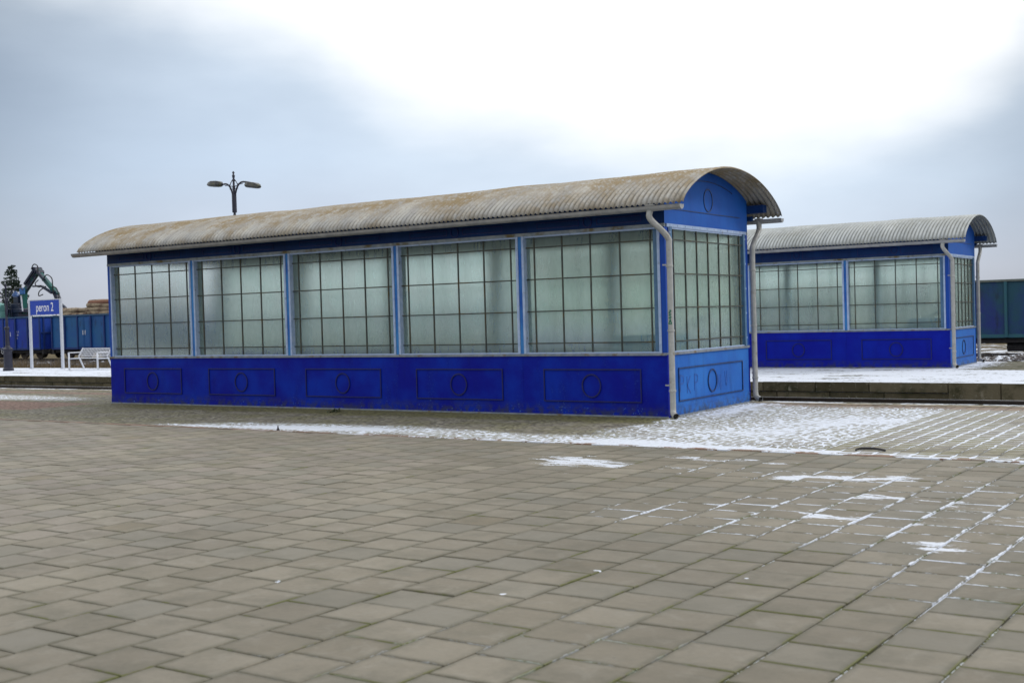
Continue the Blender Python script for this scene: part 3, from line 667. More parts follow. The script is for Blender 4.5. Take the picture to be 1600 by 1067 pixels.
        for k in range(ring_n):
            k2 = (k+1) % ring_n
            for q in range(3): fs.append((k*4+q, k2*4+q, k2*4+q+1, k*4+q+1))
        mb.add(vs_, fs)
        mb.box((min(X0, X0+.008*nx_), .32, 3.15), (max(X0, X0+.008*nx_), D-.32, 3.163))
        arc = [(X0+.003*nx_, y, pz(pr, y)-.17) for y in [.62+(D-1.24)*i/14 for i in range(15)]]
        for p, q in zip(arc, arc[1:]): mb.bar(p, q, .010, .013)
        mb.build('moulding', M_['bead_end'], gb_)
    # roof of corrugated sheet, laid in overlapping widths
    vs_ = []; fs = []; step = wave/6; x0, x1 = -Ln-.5, .5; nx = int((x1-x0)/step); ph = seed*1.7
    for i in range(nx+1):
        x = x0+(x1-x0)*i/nx; amp = .019
        sag = .006*math.sin(x*1.9+ph)+.004*math.sin(x*4.3+ph*2)
        sheet = int((x-x0)/.84); lift = ((sheet*37) % 5)*.0016
        for j, (y, z) in enumerate(pr):
            o = amp*math.sin(2*math.pi*x/wave)+lift
            yy, zz_ = y, z
            nrm = Vector((0, (y-D/2)*.32, 1)).normalized()
            top = math.sin(math.pi*j/(len(pr)-1))
            e_ = 0 if 0 < j < len(pr)-1 else random.uniform(-.004, .004)
            vs_.append((x, y+nrm.y*o+(e_ if j == 0 else -e_), z+nrm.z*o+sag*top))
    m_ = len(pr)
    for i in range(nx):
        for j in range(m_-1): k = i*m_+j; fs.append((k, k+m_, k+m_+1, k+1))
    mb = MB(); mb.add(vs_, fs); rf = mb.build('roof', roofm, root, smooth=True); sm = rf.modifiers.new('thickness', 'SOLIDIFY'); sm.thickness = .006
    # purlins and soffit boards carrying the sheets
    mb = MB()
    def purlin(a, b, m_):
        mb = MB(); mb.box(a, b); mb.build('purlin', m_, root)
    purlin((-Ln-.05, -.24, 3.13), (.02, -.17, 3.21), M_['header_blue']); purlin((-Ln-.05, D+.17, 3.13), (.02, D+.24, 3.21), M_['header_blue'])
    purlin((-Ln-.34, D+.002, 3.25), (.30, D+.17, 3.38), M_['header_blue']); purlin((-Ln-.34, -.165, 3.22), (.02, -.008, 3.33), M_['header_blue'])
    for y in (.6, D/2, D-.6): purlin((-Ln+.06, y-.03, pz(pr, y)-.12), (-.06, y+.03, pz(pr, y)-.026), M_['corner_blue'])
    # gutters
    def gutter(yc, sgn, slope=0):
        mb = MB(); n = 10; rr = .066; xs = (-Ln-.56, .49); vs_ = []; fs = []
        prof_ = [(rr*math.cos(math.pi+math.pi*k/n), rr*math.sin(math.pi+math.pi*k/n)) for k in range(n+1)]
        inn = [(a*.93, b*.93) for a, b in prof_][::-1]; pf = [(-rr-.012, .004)]+prof_+[(rr+.012, .004)]+inn
        q = len(pf)
        for x_ in xs:
            for a, b in pf: vs_.append((x_, yc+a*1.05, 3.155+b*1.1))
        for k in range(q): fs.append((k, (k+1) % q, q+(k+1) % q, q+k))
        fs.append(tuple(range(1, n+2))); fs.append(tuple(q+i for i in range(1, n+2))[::-1])
        mb.add(vs_, fs)
        x_ = -Ln-.2
        while x_ < .4: mb.box((x_, yc-.075, 3.15), (x_+.02, yc+.075, 3.158)); x_ += .8
        return mb.build('gutter', M_['galv'], root, smooth=True)
    gutter(-.405, -1); gutter(D+.405, 1)
    def pipe(path, foot, nm='downpipe'):
        rr = .046; mb = MB(); pts = smooth_path(path, 6)
        mb.tube(pts, rr, 16, cap=False)
        for z in (2.28, 1.32, .42):
            b = path[3]; mb.lathe((b[0], b[1], z-.02), [(rr+.002, 0), (rr+.009, .004), (rr+.009, .03), (rr+.002, .034)], 16)
        mb.tube([Vector(path[0])+Vector((0, 0, .08)), Vector(path[0])+Vector((0, 0, -.02))], [.075, rr+.004], 16, cap=False)
        p = mb.build(nm, M_['pipe'], root, smooth=True)
        e = pts[-1]; d = (pts[-1]-pts[-2]).normalized()
        mb = MB(); mb.tube([e-d*.03, e-d*.028], rr-.003, 16); mb.build('pipe_mouth', M_['dark_in'], p)
        b = path[3]
        for z in (2.3, .5): mb = MB(); mb.box((min(b[0]-.05, -.0), b[1]-.006, z-.012), (b[0]+.0, b[1]+.006, z+.012)); mb.build('bracket', M_['galv'], p)
        return p
    fp = pipe([(-.03, -.40, 3.10), (-.03, -.39, 2.97), (.10, -.12, 2.72), (.115, -.09, 2.50), (.115, -.09, 1.5), (.115, -.09, .5), (.115, -.09, .17), (.135, -.12, .08), (.21, -.19, .045)], None)
    pipe([(.06, D+.40, 3.10), (.06, D+.385, 2.97), (.06, D+.10, 2.70), (.06, D+.07, 2.50), (.06, D+.07, 1.5), (.06, D+.07, .5), (.06, D+.07, .17), (.09, D+.05, .085), (.19, D-.02, .05)], None)
    # floor and stair rail inside
    mb = MB(); mb.box((-Ln+.06, .10, -.55), (-.10, D-.10, -.50)); mb.k = 1
    mb.box((-Ln+.062, .101, -.5), (-Ln+2.0, D-.101, -.01))
    for k in range(3): mb.box((-Ln+2.0+k*.3, .101, -.5), (-Ln+2.3+k*.3, D-.101, -.17*(k+1)+.0))
    mb.build('stair_floor', [M_['concrete'], M_['concrete']], root)
    if True:
        mb = MB(); hy = .55
        mb.tube([(-.5, D-.5, 1.55), (-2.6, D-.5, .55), (-5.2, D-.5, .55)], .03, 8); mb.tube([(-.5, hy, 1.1), (-5.5, hy, .4)], .03, 8)
        mb.box((-1.1, .35, .0), (-.25, 1.3, 1.25)); mb.build('handrail', M_['inner_grey'], root)
    return root, fp
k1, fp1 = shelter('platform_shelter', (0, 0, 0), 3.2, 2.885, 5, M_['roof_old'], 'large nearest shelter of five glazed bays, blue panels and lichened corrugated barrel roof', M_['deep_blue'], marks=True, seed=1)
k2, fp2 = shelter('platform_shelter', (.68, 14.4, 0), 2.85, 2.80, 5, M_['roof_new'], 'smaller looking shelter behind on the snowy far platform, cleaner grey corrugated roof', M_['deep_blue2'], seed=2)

# marks: green scrawl on the front downpipe, faded letters on the end panel
def strokes(mb, segs, org, ud, w, nd_):
    for a, b in segs:
        p = Vector(org)+Vector(ud)*a[0]+Vector((0, 0, a[1])); q = Vector(org)+Vector(ud)*b[0]+Vector((0, 0, b[1])); mb.bar(p, q, w, .002, up=Vector(nd_))
mb = MB(); dvec = Vector((.04, -1, 0)).normalized(); so = Vector((.115, -.09, 0))+Vector((.25, -.97, 0)).normalized()*.0515
gx = [((-.022, .16), (.022, .20)), ((-.02, .13), (.02, .14)), ((0, .21), (0, .05)), ((-.024, .085), (.024, .10)), ((0, .06), (-.024, .0)), ((0, .06), (.024, .0)), ((-.024, .0), (.024, .0)), ((-.015, .03), (.015, .035))]
strokes(mb, gx, so+Vector((0, 0, 1.42)), (.97, .25, 0), .014, (.25, -.97, 0)); g_ = mb.build('graffiti_mark', M_['green_ink'], fp1)
mb = MB(); f = {'P': [((0,0),(0,.26)), ((0,.26),(.11,.24)), ((.11,.24),(.11,.14)), ((.11,.14),(0,.12))],
                'K': [((0,0),(0,.26)), ((0,.12),(.12,.26)), ((0,.12),(.12,0))],
                'R': [((0,0),(0,.26)), ((0,.26),(.11,.24)), ((.11,.24),(.11,.14)), ((.11,.14),(0,.12)), ((.03,.12),(.12,0))],
                'N': [((0,0),(0,.24)), ((0,.24),(.1,0)), ((.1,0),(.1,.24))], 'V': [((0,.24),(.05,0)), ((.05,0),(.1,.24))]}
for ch, u_, dz in (('P', .42, .05), ('K', .66, .02), ('P', .93, .04), ('N', 1.83, .0), ('V', 2.1, .05)):
    strokes(mb, f[ch], (.0035, u_, .37+dz-.06), (0, 1, 0), .024, (1, 0, 0))
mb.build('graffiti_letters', M_['tag_ink'], k1)

# ------------------------------------------------------------------ station lamps
def lamp_head(root, base, dirx, tilt, big=True):
    b = Vector(base); hm = MB()
    # faceted cobra housing, long axis along dirx
    L_, w, h = .64, .15, .12
    prof_ = [(0, .35, .35), (.12, .75, .8), (.3, 1, 1), (.72, 1, .95), (.92, .8, .6), (1, .45, .3)]
    vs_ = []; fs = []; ct, st = math.cos(tilt), math.sin(tilt)
    for t, ww, hh in prof_:
        for (yy, zz) in ((-w*ww, 0), (-w*ww*.65, h*hh), (w*ww*.65, h*hh), (w*ww, 0), (w*ww*.6, -h*.55*hh), (-w*ww*.6, -h*.55*hh)):
            lx = t*L_; vs_.append(b+Vector((dirx*(lx*ct-zz*st), yy, lx*st+zz*ct)))
    for i in range(len(prof_)-1):
        for k in range(6): fs.append((i*6+k, i*6+(k+1)%6, i*6+6+(k+1)%6, i*6+6+k))
    fs += [tuple(range(6)), tuple(range(30, 36))]
    hm.add(vs_, fs); return hm
def station_lamp(loc, rz, top, arms, label, headm):
    root = empty('platform_lamp', loc, rz); tag(root, label, 'lamp')
    ph = top
    mb = MB(); mb.lathe((0,0,0), [(.21,0),(.21,.08),(.17,.12),(.16,.75),(.20,.80),(.20,.86),(.11,.92),(.09,1.0)], 12); mb.build('base', M_['black_iron'], root, smooth=True)
    mb = MB(); mb.lathe((0,0,0), [(.085,.98),(.075,1.6),(.10,1.63),(.10,1.7),(.055,1.75),(.045,ph-1.35),(.035,ph-1.3)], 12)
    if arms == 2: mb.lathe((0,0,0), [(.035,ph-1.3),(.075,ph-1.28),(.075,ph-.72),(.04,ph-.7),(.033,ph-.30),(.055,ph-.28),(.03,ph-.22),(.05,ph-.12),(.028,ph-.08),(.02,ph-.05),(.045,ph-.03),(.03,ph),(.004,ph+.03)], 12)
    else: mb.lathe((0,0,0), [(.035,ph-1.3),(.055,ph-1.2),(.055,ph-.9),(.035,ph-.85),(.03,ph-.1),(.05,ph-.06),(.004,ph)], 12)
    mb.build('pole', M_['black_iron'], root, smooth=True)
    for sx in (-1, 1):
        if arms == 2:
            ar = MB(); ar.tube(smooth_path([(sx*.03,0,ph-1.0),(sx*.06,0,ph-.72),(sx*.16,0,ph-.48),(sx*.32,0,ph-.36),(sx*.52,0,ph-.36),(sx*.72,0,ph-.40)]), .028, 8)
            ar.tube(smooth_path([(sx*.02,0,ph-.22),(sx*.10,0,ph-.30),(sx*.17,0,ph-.42),(sx*.17,0,ph-.55)]), .014, 6)
            ar.tube(smooth_path([(sx*.10,0,ph-.30),(sx*.2,0,ph-.40),(sx*.4,0,ph-.40)]), .012, 6)
            ar.tube([(sx*(.10+.055*math.cos(a)),0,ph-.5+.06*math.sin(a)) for a in [i*math.pi/6 for i in range(-2,10)]], .012, 6)
            a_ = ar.build('arm', M_['black_iron'], root, smooth=True)
            hd = lamp_head(root, (sx*.52, 0, ph-.42+(.06 if sx < 0 else -.04)), sx, R(4) if sx < 0 else R(-10)); hd.build('lamp_housing', headm, root)
        else:
            ar = MB(); ar.tube(smooth_path([(sx*.03,0,ph-1.1),(sx*.10,0,ph-.62),(sx*.28,0,ph-.35),(sx*.52,0,ph-.24),(sx*.80,0,ph-.22),(sx*.92,0,ph-.3)]), .024, 8)
            ar.build('arm', M_['black_iron'], root, smooth=True)
            hd = MB(); hd.lathe((sx*.52, 0, ph-.52), [(.02,.20),(.05,.17),(.13,.08),(.145,.03),(.13,0),(.09,-.03),(.02,-.04)], 12); hd.build('lamp_housing', M_['lamp_blue'], root, smooth=True)
    return root
station_lamp((-20.25, 10.5, 0), R(0), 6.42, 2, 'tall black two-armed lamp rising behind the roof of the large shelter', M_['lamp_glass'])
station_lamp((-34.6, 11.8, 0), R(10), 3.45, 1, 'short black lamp with thick base on the snowy platform left of the blue sign', M_['lamp_blue'])

# ------------------------------------------------------------------ platform sign
sg = empty('platform_sign', (-34.25, 13.3, 0)); tag(sg, 'blue platform name board reading peron 2 between two light grey posts', 'sign')
for px in (-1.02, 1.02):
    mb = MB(); mb.box((px-.055, -.04, 0), (px+.055, .04, 2.80)); mb.box((px-.09, -.08, 0), (px+.09, .08, .015)); mb.build('post', M_['post_grey'], sg, bevel=.006)
mb = MB(); mb.box((-.964, -.02, 2.18), (.964, .02, 2.78)); bd = mb.build('board', M_['sign_blue'], sg, bevel=.004)
mb = MB(); mb.box((-.964, -.026, 2.765), (.964, .026, 2.80)); mb.build('board_frame', M_['post_grey'], sg)
def text_mesh(txt, size, sx, mat, parent, M4, name='lettering'):
    cu = bpy.data.curves.new(name, 'FONT'); cu.body = txt; cu.size = size; cu.align_x = 'CENTER'; cu.align_y = 'CENTER'; cu.extrude = .002
    to = bpy.data.objects.new(name+'_curve', cu); col.objects.link(to); bpy.context.view_layer.update()
    me = bpy.data.meshes.new_from_object(to.evaluated_get(bpy.context.evaluated_depsgraph_get())); bpy.data.objects.remove(to); me.name = name
    me.transform(Matrix.Diagonal((sx, 1, 1, 1))); me.transform(M4); me.materials.clear(); me.materials.append(mat)
    o = bpy.data.objects.new(name, me); col.objects.link(o); o.parent = parent; return o
stand = Matrix.Rotation(R(90), 4, 'X')
text_mesh('peron 2', .50, .72, M_['sign_white'], bd, Matrix.Translation((0, -.024, 2.47)) @ stand)
mb = MB(); rnd = random.Random(4); x_ = -.80
while x_ < .93:
    w_ = rnd.uniform(.05, .22); mb.box((x_, -.024, 2.125+rnd.uniform(0, .02)), (min(.95, x_+w_), .0, 2.178)); x_ += w_+rnd.uniform(.03, .09)
mb.build('worn_lower_strip', M_['sign_white'], bd)

# ------------------------------------------------------------------ bench
bn = empty('bench', (-30.85, 12.9, 0)); tag(bn, 'white metal bench with armrests and mesh back on the snowy platform', 'bench')
mb = MB(); 
for i in range(9): mb.bar((-.98, -.28+i*.055, .44), (1.3, -.28+i*.055, .44), .035, .018)
mb.build('seat', M_['bench_white'], bn)
mb = MB(); bt = lambda t: (.20+.14*t, .50+.30*t)
for t in (0, 1): mb.bar((-.95, *bt(t)), (1.3, *bt(t)), .03, .03)
for i in range(1, 7): mb.bar((-.95, *bt(i/7)), (1.3, *bt(i/7)), .02, .012)
for i in range(26): mb.bar((-.95+i*.09, *bt(0)), (-.95+i*.09, *bt(1)), .016, .012)
mb.build('backrest', M_['bench_white'], bn)
for x_ in (-.98, .75):
    mb = MB(); mb.bar((x_, -.32, 0), (x_, -.32, .66), .05); mb.build('leg', M_['bench_white'], bn)
    mb = MB(); mb.bar((x_, .36, 0), (x_, .13, .50), .045); mb.bar((x_, .13, .50), (x_, .345, .82), .045); mb.build('leg', M_['bench_white'], bn)
    mb = MB(); mb.bar((x_, -.34, .66), (x_, .22, .66), .05, .035); mb.bar((x_, -.30, .42), (x_, .16, .42), .04); mb.build('armrest', M_['bench_white'], bn)

# ------------------------------------------------------------------ freight wagons
WL = 13.2; ZF, ZT = .22, 2.50; RT = -.47
def make_wagon(body, rim):
    root = empty('freight_wagon', (0, 0, 0)); tag(root, 'x', 'wagon', 'open freight wagons standing in one train')
    y0, y1 = -1.4, 1.4; x0, x1 = -6.35, 6.35
    mb = MB()
    for y, sg_ in ((y0, -1), (y1, 1)): mb.box((x0, min(y, y-.06*sg_), ZF), (x1, max(y, y-.06*sg_), ZT-.08))
    mb.box((x0, y0+.06, ZF), (x0+.06, y1-.06, ZT-.08)); mb.box((x1-.06, y0+.06, ZF), (x1, y1-.06, ZT-.08)); mb.box((x0+.06, y0+.06, ZF), (x1-.06, y1-.06, ZF+.08))
    b = mb.build('body', body, root, bevel=.01)
    rb = MB()
    xs = [x0+.06+i*(12.58/9) for i in range(10)]
    for y, sg_ in ((y0, -1), (y1, 1)):
        for i, x_ in enumerate(xs):
            w_ = .11 if i not in (0, 9) else .09
            rb.box((x_-w_/2, min(y, y+.10*sg_), ZF-.02), (x_+w_/2, max(y, y+.10*sg_), ZT-.10))
        rb.box((x0, min(y, y+.05*sg_), ZF-.04), (x1, max(y, y+.05*sg_), ZF+.10))
    for x_, sg_ in ((x0, -1), (x1, 1)):
        for yy in (-1.2, -.5, .5, 1.2): rb.box((min(x_, x_+.08*sg_), yy-.05, ZF), (max(x_, x_+.08*sg_), yy+.05, ZT-.10))
        rb.box((min(x_, x_+.07*sg_), -1.38, 1.3), (max(x_, x_+.07*sg_), 1.38, 1.4))
    rb.build('ribs', M_['wag_rib'], b, bevel=.008)
    mb = MB()
    for y in (y0, y1): mb.box((x0-.04, y-.08, ZT-.09), (x1+.04, y+.08, ZT))
    for x_ in (x0, x1): mb.box((x_-.08, y0+.08, ZT-.088), (x_+.08, y1-.08, ZT-.003))
    mb.build('top_rim', rim, root, bevel=.01)
    for i in (2, 6):
        xa, xb = xs[i]+.08, xs[i+1]-.08; xm = (xa+xb)/2
        for a, c_ in ((xa, xm-.02), (xm+.02, xb)):
            d = MB(); d.box((a, y0-.045, ZF+.14), (c_, y0-.001, ZT-.2)); d.box((a+.10, y0-.06, ZF+.3), (c_-.10, y0-.045, ZT-.36)); do = d.build('door', body, root, bevel=.008)
            h_ = MB(); hx = c_-.10 if c_ < xm else a+.10; h_.bar((hx, y0-.07, 1.15), (hx, y0-.07, 1.45), .03); h_.build('handle', M_['sign_white'], do)
    mb = MB(); mb.box((x0-.1, -.25, ZF-.30), (x1+.1, .25, ZF-.02))
    for y in (-1.15, 1.15): mb.box((x0, y-.06, ZF-.24), (x1, y+.06, ZF-.02))
    for x_ in (x0-.05, x1+.05): mb.box((x_-.08, -1.35, ZF-.34), (x_+.08, 1.35, ZF))
    mb.tube([(-.8, -.7, ZF-.42), (.9, -.7, ZF-.42)], .2, 10); mb.build('underframe', M_['wag_under'], root)
    for x_, sg_ in ((x0-.13, -1), (x1+.13, 1)):
        for y in (-.88, .88):
            mb = MB(); mb.tube([(x_, y, ZF-.17), (x_+.28*sg_, y, ZF-.17), (x_+.28*sg_, y, ZF-.17), (x_+.31*sg_, y, ZF-.17)], [.09, .08, .21, .20], 12); mb.build('buffer', M_['wag_under'], root)
    for bx_ in (-4.4, 4.4):
        bg_ = MB()
        for y in (-1.0, 1.0):
            bg_.box((bx_-1.25, y-.06, RT+.42), (bx_+1.25, y+.06, RT+.62)); bg_.box((bx_-.35, y-.08, RT+.25), (bx_+.35, y+.08, RT+.45))
            for xo in (-.9, .9): bg_.box((bx_+xo-.16, y-.10, RT+.36), (bx_+xo+.16, y+.10, RT+.62))
        bg_.box((bx_-.3, -1, RT+.35), (bx_+.3, 1, RT+.6)); bo = bg_.build('bogie', M_['wag_under'], root)
        for xo in (-.9, .9):
            for y in (-.75, .75):
                w_ = MB(); w_.tube([(bx_+xo, y-.065, RT+.46), (bx_+xo, y+.065, RT+.46)], .46, 20); w_.tube([(bx_+xo, y-.09, RT+.46), (bx_+xo, y+.09, RT+.46)], .12, 10); w_.build('wheel', M_['rail'], bo)
    hw = MB(); cx, cy, cz = 2.0, -1.48, ZF-.08
    hw.tube([(cx+.22*math.cos(a), cy, cz+.22*math.sin(a)) for a in [i*math.pi/10 for i in range(21)]], .014, 6)
    for a in (0, math.pi/2): hw.tube([(cx-.22*math.cos(a), cy, cz-.22*math.sin(a)), (cx+.22*math.cos(a), cy, cz+.22*math.sin(a))], .01, 6)
    hw.build('brake_wheel', M_['bench_white'], root)
    pl_ = MB(); pl_.box((1.15, y0-.125, ZF+.02), (1.75, y0-.103, ZF+.17)); pl_.build('label_plate', M_['wag_rim'], root)
    for i, (tx, x_, z_, sz) in enumerate((('31 51', 3.65, 1.45, .20), ('538', 3.62, 1.22, .20), ('9', 3.6, .99, .18))):
        text_mesh(tx, sz, .9, M_['post_grey'], root, Matrix.Translation((x_, y0-.008, z_)) @ stand)
    return root
kinds = {'blue': ('wag_blue', 'wag_rim_blue'), 'teal': ('wag_teal', 'wag_rim_blue'), 'dark': ('wag_dark', 'wag_rim')}
order = [(3.3+.0, 'dark', 'dark teal wagon with a dull grey rim standing right of the far shelter')]
WY = 35.4
proto = make_wagon(M_['wag_dark'], M_['wag_rim'])
bx0 = -63.9 - WL/2 - .35   # centre of the wagon left of the boundary
spots = [(bx0+i*(WL+.75), i) for i in range(0, 6)] + [(bx0-(WL+.75), -1)]
lab = {-1: ('blue', 'ultramarine open wagon at the left edge of the photo behind the short lamp'), 0: ('blue', 'ultramarine open wagon directly behind the blue platform sign'),
       1: ('teal', 'teal blue open wagon loaded with logs, behind the white bench'), 2: ('teal', 'dull blue open wagon seen through the left bays of the large shelter'),
       3: ('teal', 'dull blue open wagon seen through the middle bays of the large shelter'), 4: ('dark', 'dark teal open wagon hidden behind the far shelter'), 5: ('dark', 'dark teal open wagon with a dull grey rim right of the far shelter')}
def recolour(root, a, b):
    for o in [root]+list(root.children_recursive):
        if o.type != 'MESH': continue
        for sl_ in o.material_slots:
            if sl_.material == M_['wag_dark']: sl_.link = 'OBJECT'; sl_.material = M_[a]
            elif sl_.material == M_['wag_rib']: sl_.link = 'OBJECT'; sl_.material = M_['wag_rib_navy']
            elif sl_.material == M_['wag_rim'] and o.name.startswith('top_rim'): sl_.link = 'OBJECT'; sl_.material = M_[b]
first = True
for x_, i in sorted(spots, key=lambda q: -q[1]):
    w_ = proto if first else copy_tree(proto); first = False
    w_.location = (x_, WY, 0); w_['label'] = lab[i][1]; kd = lab[i][0]
    if kd != 'dark': recolour(w_, *kinds[kd])

# logs heaped on the loaded wagon
rnd = random.Random(21); lgm = MB()
def log_mesh(red):
    mb = MB(); L_ = 3.4; n = 8
    mb.tube([(-L_/2+L_*i/5, rnd.uniform(-.03, .03), rnd.uniform(-.03, .03)) for i in range(6)], [.17, .165, .155, .15, .14, .13], 10)
    return mb
base_x = bx0+WL+.75
protos = []
for red in (0, 1):
    o = log_mesh(red).build('log', M_['log_red' if red else 'log'], None, smooth=True); protos.append(o)
cnt = 0; used = [False, False]
for lay in range(6):
    nrow = 8-lay if lay < 5 else 3
    for seg in range(4):
        for r_ in range(nrow):
            if lay >= 3 and seg == 0: continue
            if lay < 1 or (lay == 1 and 1 < r_ < nrow-2) or (lay == 2 and 1 < r_ < nrow-2): continue
            if lay == 5 and seg < 2: continue
            red = 1 if lay >= 4 and rnd.random() < .7 else 0
            o = protos[red] if not used[red] else protos[red].copy()
            if used[red]: col.objects.link(o)
            used[red] = True
            o.location = (base_x-4.6+seg*3.05+rnd.uniform(-.3, .3), WY-1.1+(r_+.5*lay*.6)*.31, 2.28+lay*.26+rnd.uniform(-.03, .03)); o.rotation_euler = (rnd.uniform(0, 6), rnd.uniform(-.03, .03), rnd.uniform(-.05, .05))
            tag(o, 'reddish log among the topmost of the heap on the teal wagon' if red else 'pale sawn log in the heap loaded on the teal wagon', 'log', 'reddish logs on top of the load' if red else 'pale logs loaded on the wagon'); cnt += 1

# ------------------------------------------------------------------ log crane
CY = 38.2
def cp(x, z): return (x, CY, z)
cr = empty('log_crane', (-73.1, CY, -.6)); tag(cr, 'dark green hydraulic log loading crane with raised folded boom behind the wagons', 'crane')
ox = Vector((73.1, -CY, .6))
def C(x, z, y=0): return Vector((x+.55, CY+y, z if z < 4 else 4+(z-4)*.84))+ox
mb = MB(); mb.box(C(-79, 1.2, -1.3), C(-74.2, 3.0, 1.3)); 
mb.tube([C(-79.2, 3.0, -1.0), C(-76.5, 3.42, -1.0), C(-74.2, 3.1, -1.0)], [.5, .7, .5], 10); mb.build('machine_body', M_['crane_pale'], cr, bevel=.08)
mb = MB(); mb.box(C(-79, .2, -1.2), C(-71.5, 1.2, 1.2)); mb.build('chassis', M_['crane_navy'], cr, bevel=.04)
for wx in (-78, -76, -73):
    mb = MB(); mb.tube([C(wx, .0, -1.25), C(wx, .0, -.85)], .58, 18); mb.build('wheel', M_['rubber'], cr)
mb = MB(); mb.box(C(-74.1, 1.2, -.5), C(-73.1, 3.6, .5)); mb.box(C(-74.5, 2.9, -.6), C(-72.8, 3.2, .6)); mb.box(C(-73.9, 3.6, -.35), C(-73.3, 4.2, .35))
for q in range(5): mb.bar(C(-74.7+q*.25, 2.4, -.65), C(-74.6+q*.22, 3.5+.3*(q % 2), -.65), .07)
mb.build('column', M_['crane_navy'], cr, bevel=.03)
mb = MB(); mb.bar(C(-73.2, 2.8), C(-73.0, 4.6), .34, .4); mb.bar(C(-73.0, 4.5), C(-71.05, 6.45), .28, .36); mb.build('boom', M_['crane_green'], cr, bevel=.03)
mb = MB(); mb.bar(C(-72.5, 5.2, -.3), C(-71.3, 6.4, -.3), .12, .2); mb.bar(C(-72.2, 4.7, -.3), C(-71.0, 5.8, -.3), .10, .12); mb.box(C(-71.5, 4.9, -.35), C(-70.5, 5.04, -.2)); mb.build('boom_cylinder', M_['crane_navy'], cr, bevel=.02)
mb = MB(); mb.box(C(-72.9, 4.3, -.5), C(-72.4, 4.9, -.3)); mb.build('cylinder_cover', M_['crane_blue'], cr, bevel=.05)
mb = MB(); mb.tube([C(-71.3, 6.4, -.3), C(-71.3, 6.4, .3)], .24, 12); mb.tube([C(-70.95, 6.2, -.25), C(-70.95, 6.2, .25)], .17, 12); mb.build('elbow_joint', M_['crane_navy'], cr)
mb = MB(); mb.bar(C(-71.3, 6.4), C(-68.9, 4.1), .26, .32); mb.build('arm', M_['crane_green'], cr, bevel=.03)
mb = MB(); mb.bar(C(-70.9, 6.3, -.3), C(-70.0, 5.5, -.3), .14); mb.bar(C(-70.3, 4.9, -.3), C(-69.2, 4.3, -.3), .16, .16); mb.bar(C(-69.2, 4.35), C(-68.75, 3.55), .3, .34); mb.build('arm_cylinder', M_['crane_navy'], cr)
mb = MB()
for pth in ([(-71.5, 6.5), (-71.2, 6.9), (-70.75, 6.75), (-70.7, 6.2)], [(-70.2, 5.4), (-69.7, 5.9), (-69.1, 5.6), (-69.0, 5.0), (-68.95, 4.3)], [(-70.7, 5.5), (-71.1, 5.2), (-70.8, 4.9), (-70.2, 4.9)], [(-69.8, 4.9), (-70.6, 4.5), (-70.7, 4.1), (-70.2, 4.2)], [(-69.2, 4.8), (-68.6, 4.7), (-68.3, 4.0), (-68.5, 3.5)]):
    mb.tube(smooth_path([C(a, b, -.35) for a, b in pth]), .04, 6)
mb.build('hydraulic_hose', M_['rubber'], cr)
mb = MB()
for dx, dy in ((-.45, 0), (.45, 0), (0, .4), (0, -.4)): mb.tube(smooth_path([C(-68.7, 3.5), C(-68.7+dx*1.4, 3.0, dy*1.4), C(-68.7+dx*1.3, 2.5, dy*1.3), C(-68.7+dx*.2, 2.1, dy*.2)]), [.09]*18+[.04], 6)
mb.build('grapple', M_['crane_navy'], cr)
mb = MB(); mb.bar(C(-72.55, 3.0, -.5), C(-72.68, 4.2, -.5), .08, .08); mb.build('white_cylinder_rod', M_['post_grey'], cr)

# ------------------------------------------------------------------ spruces
def spruce(loc, H_, seed, label, wid=.34):
    rnd = random.Random(seed); root = empty('spruce_tree', loc); tag(root, label, 'tree')
    mb = MB(); mb.tube([(0,0,0), (.02,0,H_*.5), (0,0,H_*.98)], [.18*H_/8, .10*H_/8, .015], 8); mb.build('trunk', M_['bark'], root)
    mb = MB(); z = H_*.12
    while z < H_*.97:
        t = 1-z/H_; L_ = H_*wid*(t**.8)*rnd.uniform(.75, 1.15)+.15; nb = rnd.randint(6, 9); z00 = z; a0 = rnd.uniform(0, 6.3)
        for k in range(nb):
            a = a0+2*math.pi*k/nb+rnd.uniform(-.25, .25); Lb = L_*rnd.uniform(.65, 1.1); m_ = max(4, int(Lb/.16)); d = Vector((math.cos(a), math.sin(a), 0)); z = z00+rnd.uniform(-.18, .18)
            for i in range(m_):
                s_ = (i+.6)/m_; p = d*Lb*s_+Vector((0, 0, z+.12*Lb*(1-s_)-.18*Lb*s_*s_+.10*Lb*s_**4*2))
                w_ = Lb*.28*(1-s_*.75)+.07
                for _ in range(3):
                    side = Vector((-d.y, d.x, 0))*rnd.uniform(-1, 1)*w_; dr = Vector((0, 0, -rnd.uniform(.05, .38)))
                    q = p+side; e = d*rnd.uniform(.08, .2)+Vector((0,0,rnd.uniform(-.04, .05)))
                    sd_ = Vector((-d.y, d.x, rnd.uniform(-.3, .3)))*rnd.uniform(.03, .06)
                    mb.add([q-sd_, q+e+dr*.4, q+sd_+dr], [(0, 1, 2)])
        z = z00 + H_*rnd.uniform(.026, .040)
    mb.build('crown', M_['needles'], root)
spruce((-94.8, 52, -.66), 8.6, 1, 'dark spruce behind the log crane, its pointed tip left of the boom', .33)
spruce((-101.6, 52, -.66), 8.6, 2, 'dark conifer at the left edge of the photo beyond the wagons', .42)

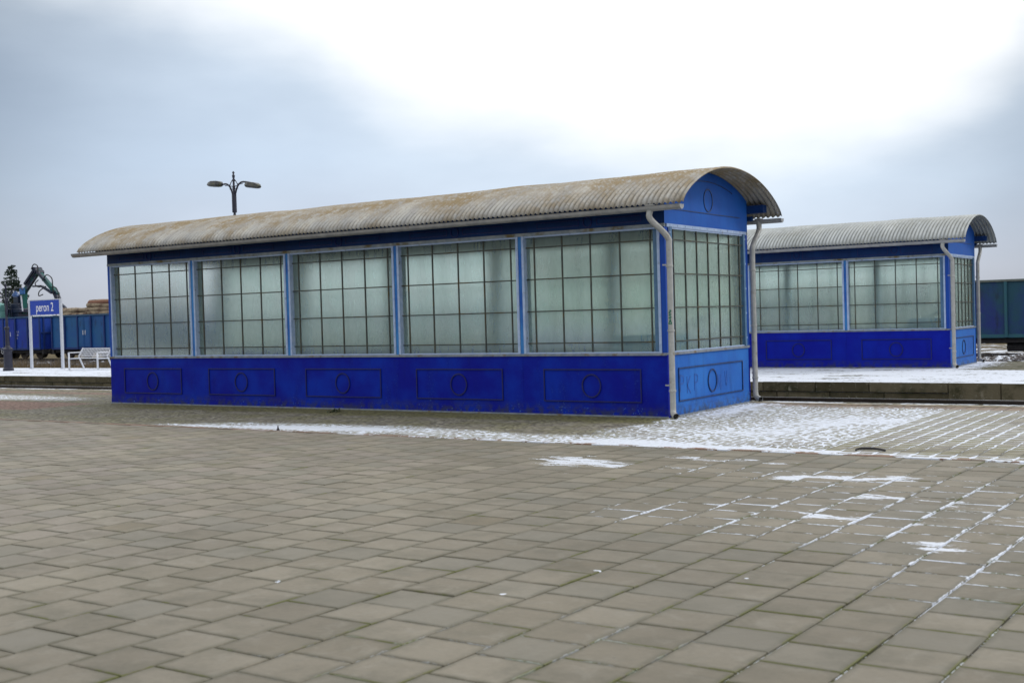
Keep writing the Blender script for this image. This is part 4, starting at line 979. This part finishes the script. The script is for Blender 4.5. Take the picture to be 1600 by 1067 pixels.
# dry grass between far platform and the freight track (left part and right part)
def dry_grass(x0, x1, y0, y1, n, seed, label, hh):
    rnd = random.Random(seed); mb = MB()
    for _ in range(n):
        x_, y_ = rnd.uniform(x0, x1), rnd.uniform(y0, y1); cl = math.sin(x_*1.3+y_)*.5+.7
        for k in range(3):
            h_ = rnd.uniform(.15, hh)*max(.25, cl); a = rnd.uniform(0, 6.3); l = rnd.uniform(.02, .25)*h_
            xx, yy = x_+rnd.uniform(-.15, .15), y_+rnd.uniform(-.15, .15); w_ = .018
            mb.add([(xx-w_, yy, -.66), (xx+w_, yy, -.66), (xx+math.cos(a)*l, yy+math.sin(a)*l, -.66+h_)], [(0, 1, 2)])
    return tag(mb.build('dry_grass', gm), label, 'grass', kind='stuff')
gm = simple('dry_grass_blades', (.13, .095, .06), (.20, .15, .09), .9, sc=.6, bump=0, b2=(.06, .05, .03), r2=(.45, .6), sc2=.8)
dry_grass(-70, -14, 14.4, 31, 9000, 8, 'brown dry grass between the snowy platform and the wagons', .55)
dry_grass(-1, 18, 17.95, 20.0, 2600, 9, 'short brown grass beyond the far platform right of the far shelter', .25)

# ------------------------------------------------------------------ small things on the paving
mb = MB(); mb.tube(smooth_path([(-.16, 0, .014), (-.11, .03, .022), (0, .05, .024), (.10, .02, .02), (.17, -.02, .014)]), [.011]*5+[.014]*10+[.012]*9+[.006], 7)
mb.tube([(-.155, 0, .014), (-.15, -.05, .012)], .010, 6)
st = mb.build('stick', M_['stick'], smooth=True); st.location = (3.96, -3.06, .0); tag(st, 'short crooked black stick lying on the snowy setts at right', 'stick')
mb = MB(); mb.lathe((0,0,0), [(.022,0),(.025,.012),(.018,.025),(.011,.035),(.010,.06),(.003,.075)], 10)
st = mb.build('metal_bolt', M_['stick']); st.location = (-4.75, -3.42, 0); tag(st, 'tiny dark upright bolt in the snow before the second bay from the left', 'bolt')
rnd = random.Random(5); mb = MB()
for _ in range(40):
    a = rnd.uniform(0, 6.3); r_ = rnd.uniform(0, .12); p = Vector((r_*math.cos(a), r_*math.sin(a), rnd.uniform(.005, .05))); e = Vector((rnd.uniform(-1, 1), rnd.uniform(-1, 1), rnd.uniform(-.2, .8))).normalized()*.05; f_ = e.cross(Vector((0, 0, 1))).normalized()*.018
    mb.add([p-e*.4, p+f_, p+e, p-f_], [(0, 1, 2, 3)])
st = mb.build('weed_tuft', M_['leaf']); st.location = (-6.24, -.55, 0); tag(st, 'small dark weed tuft on the mossy setts close to the blue wall', 'weed')
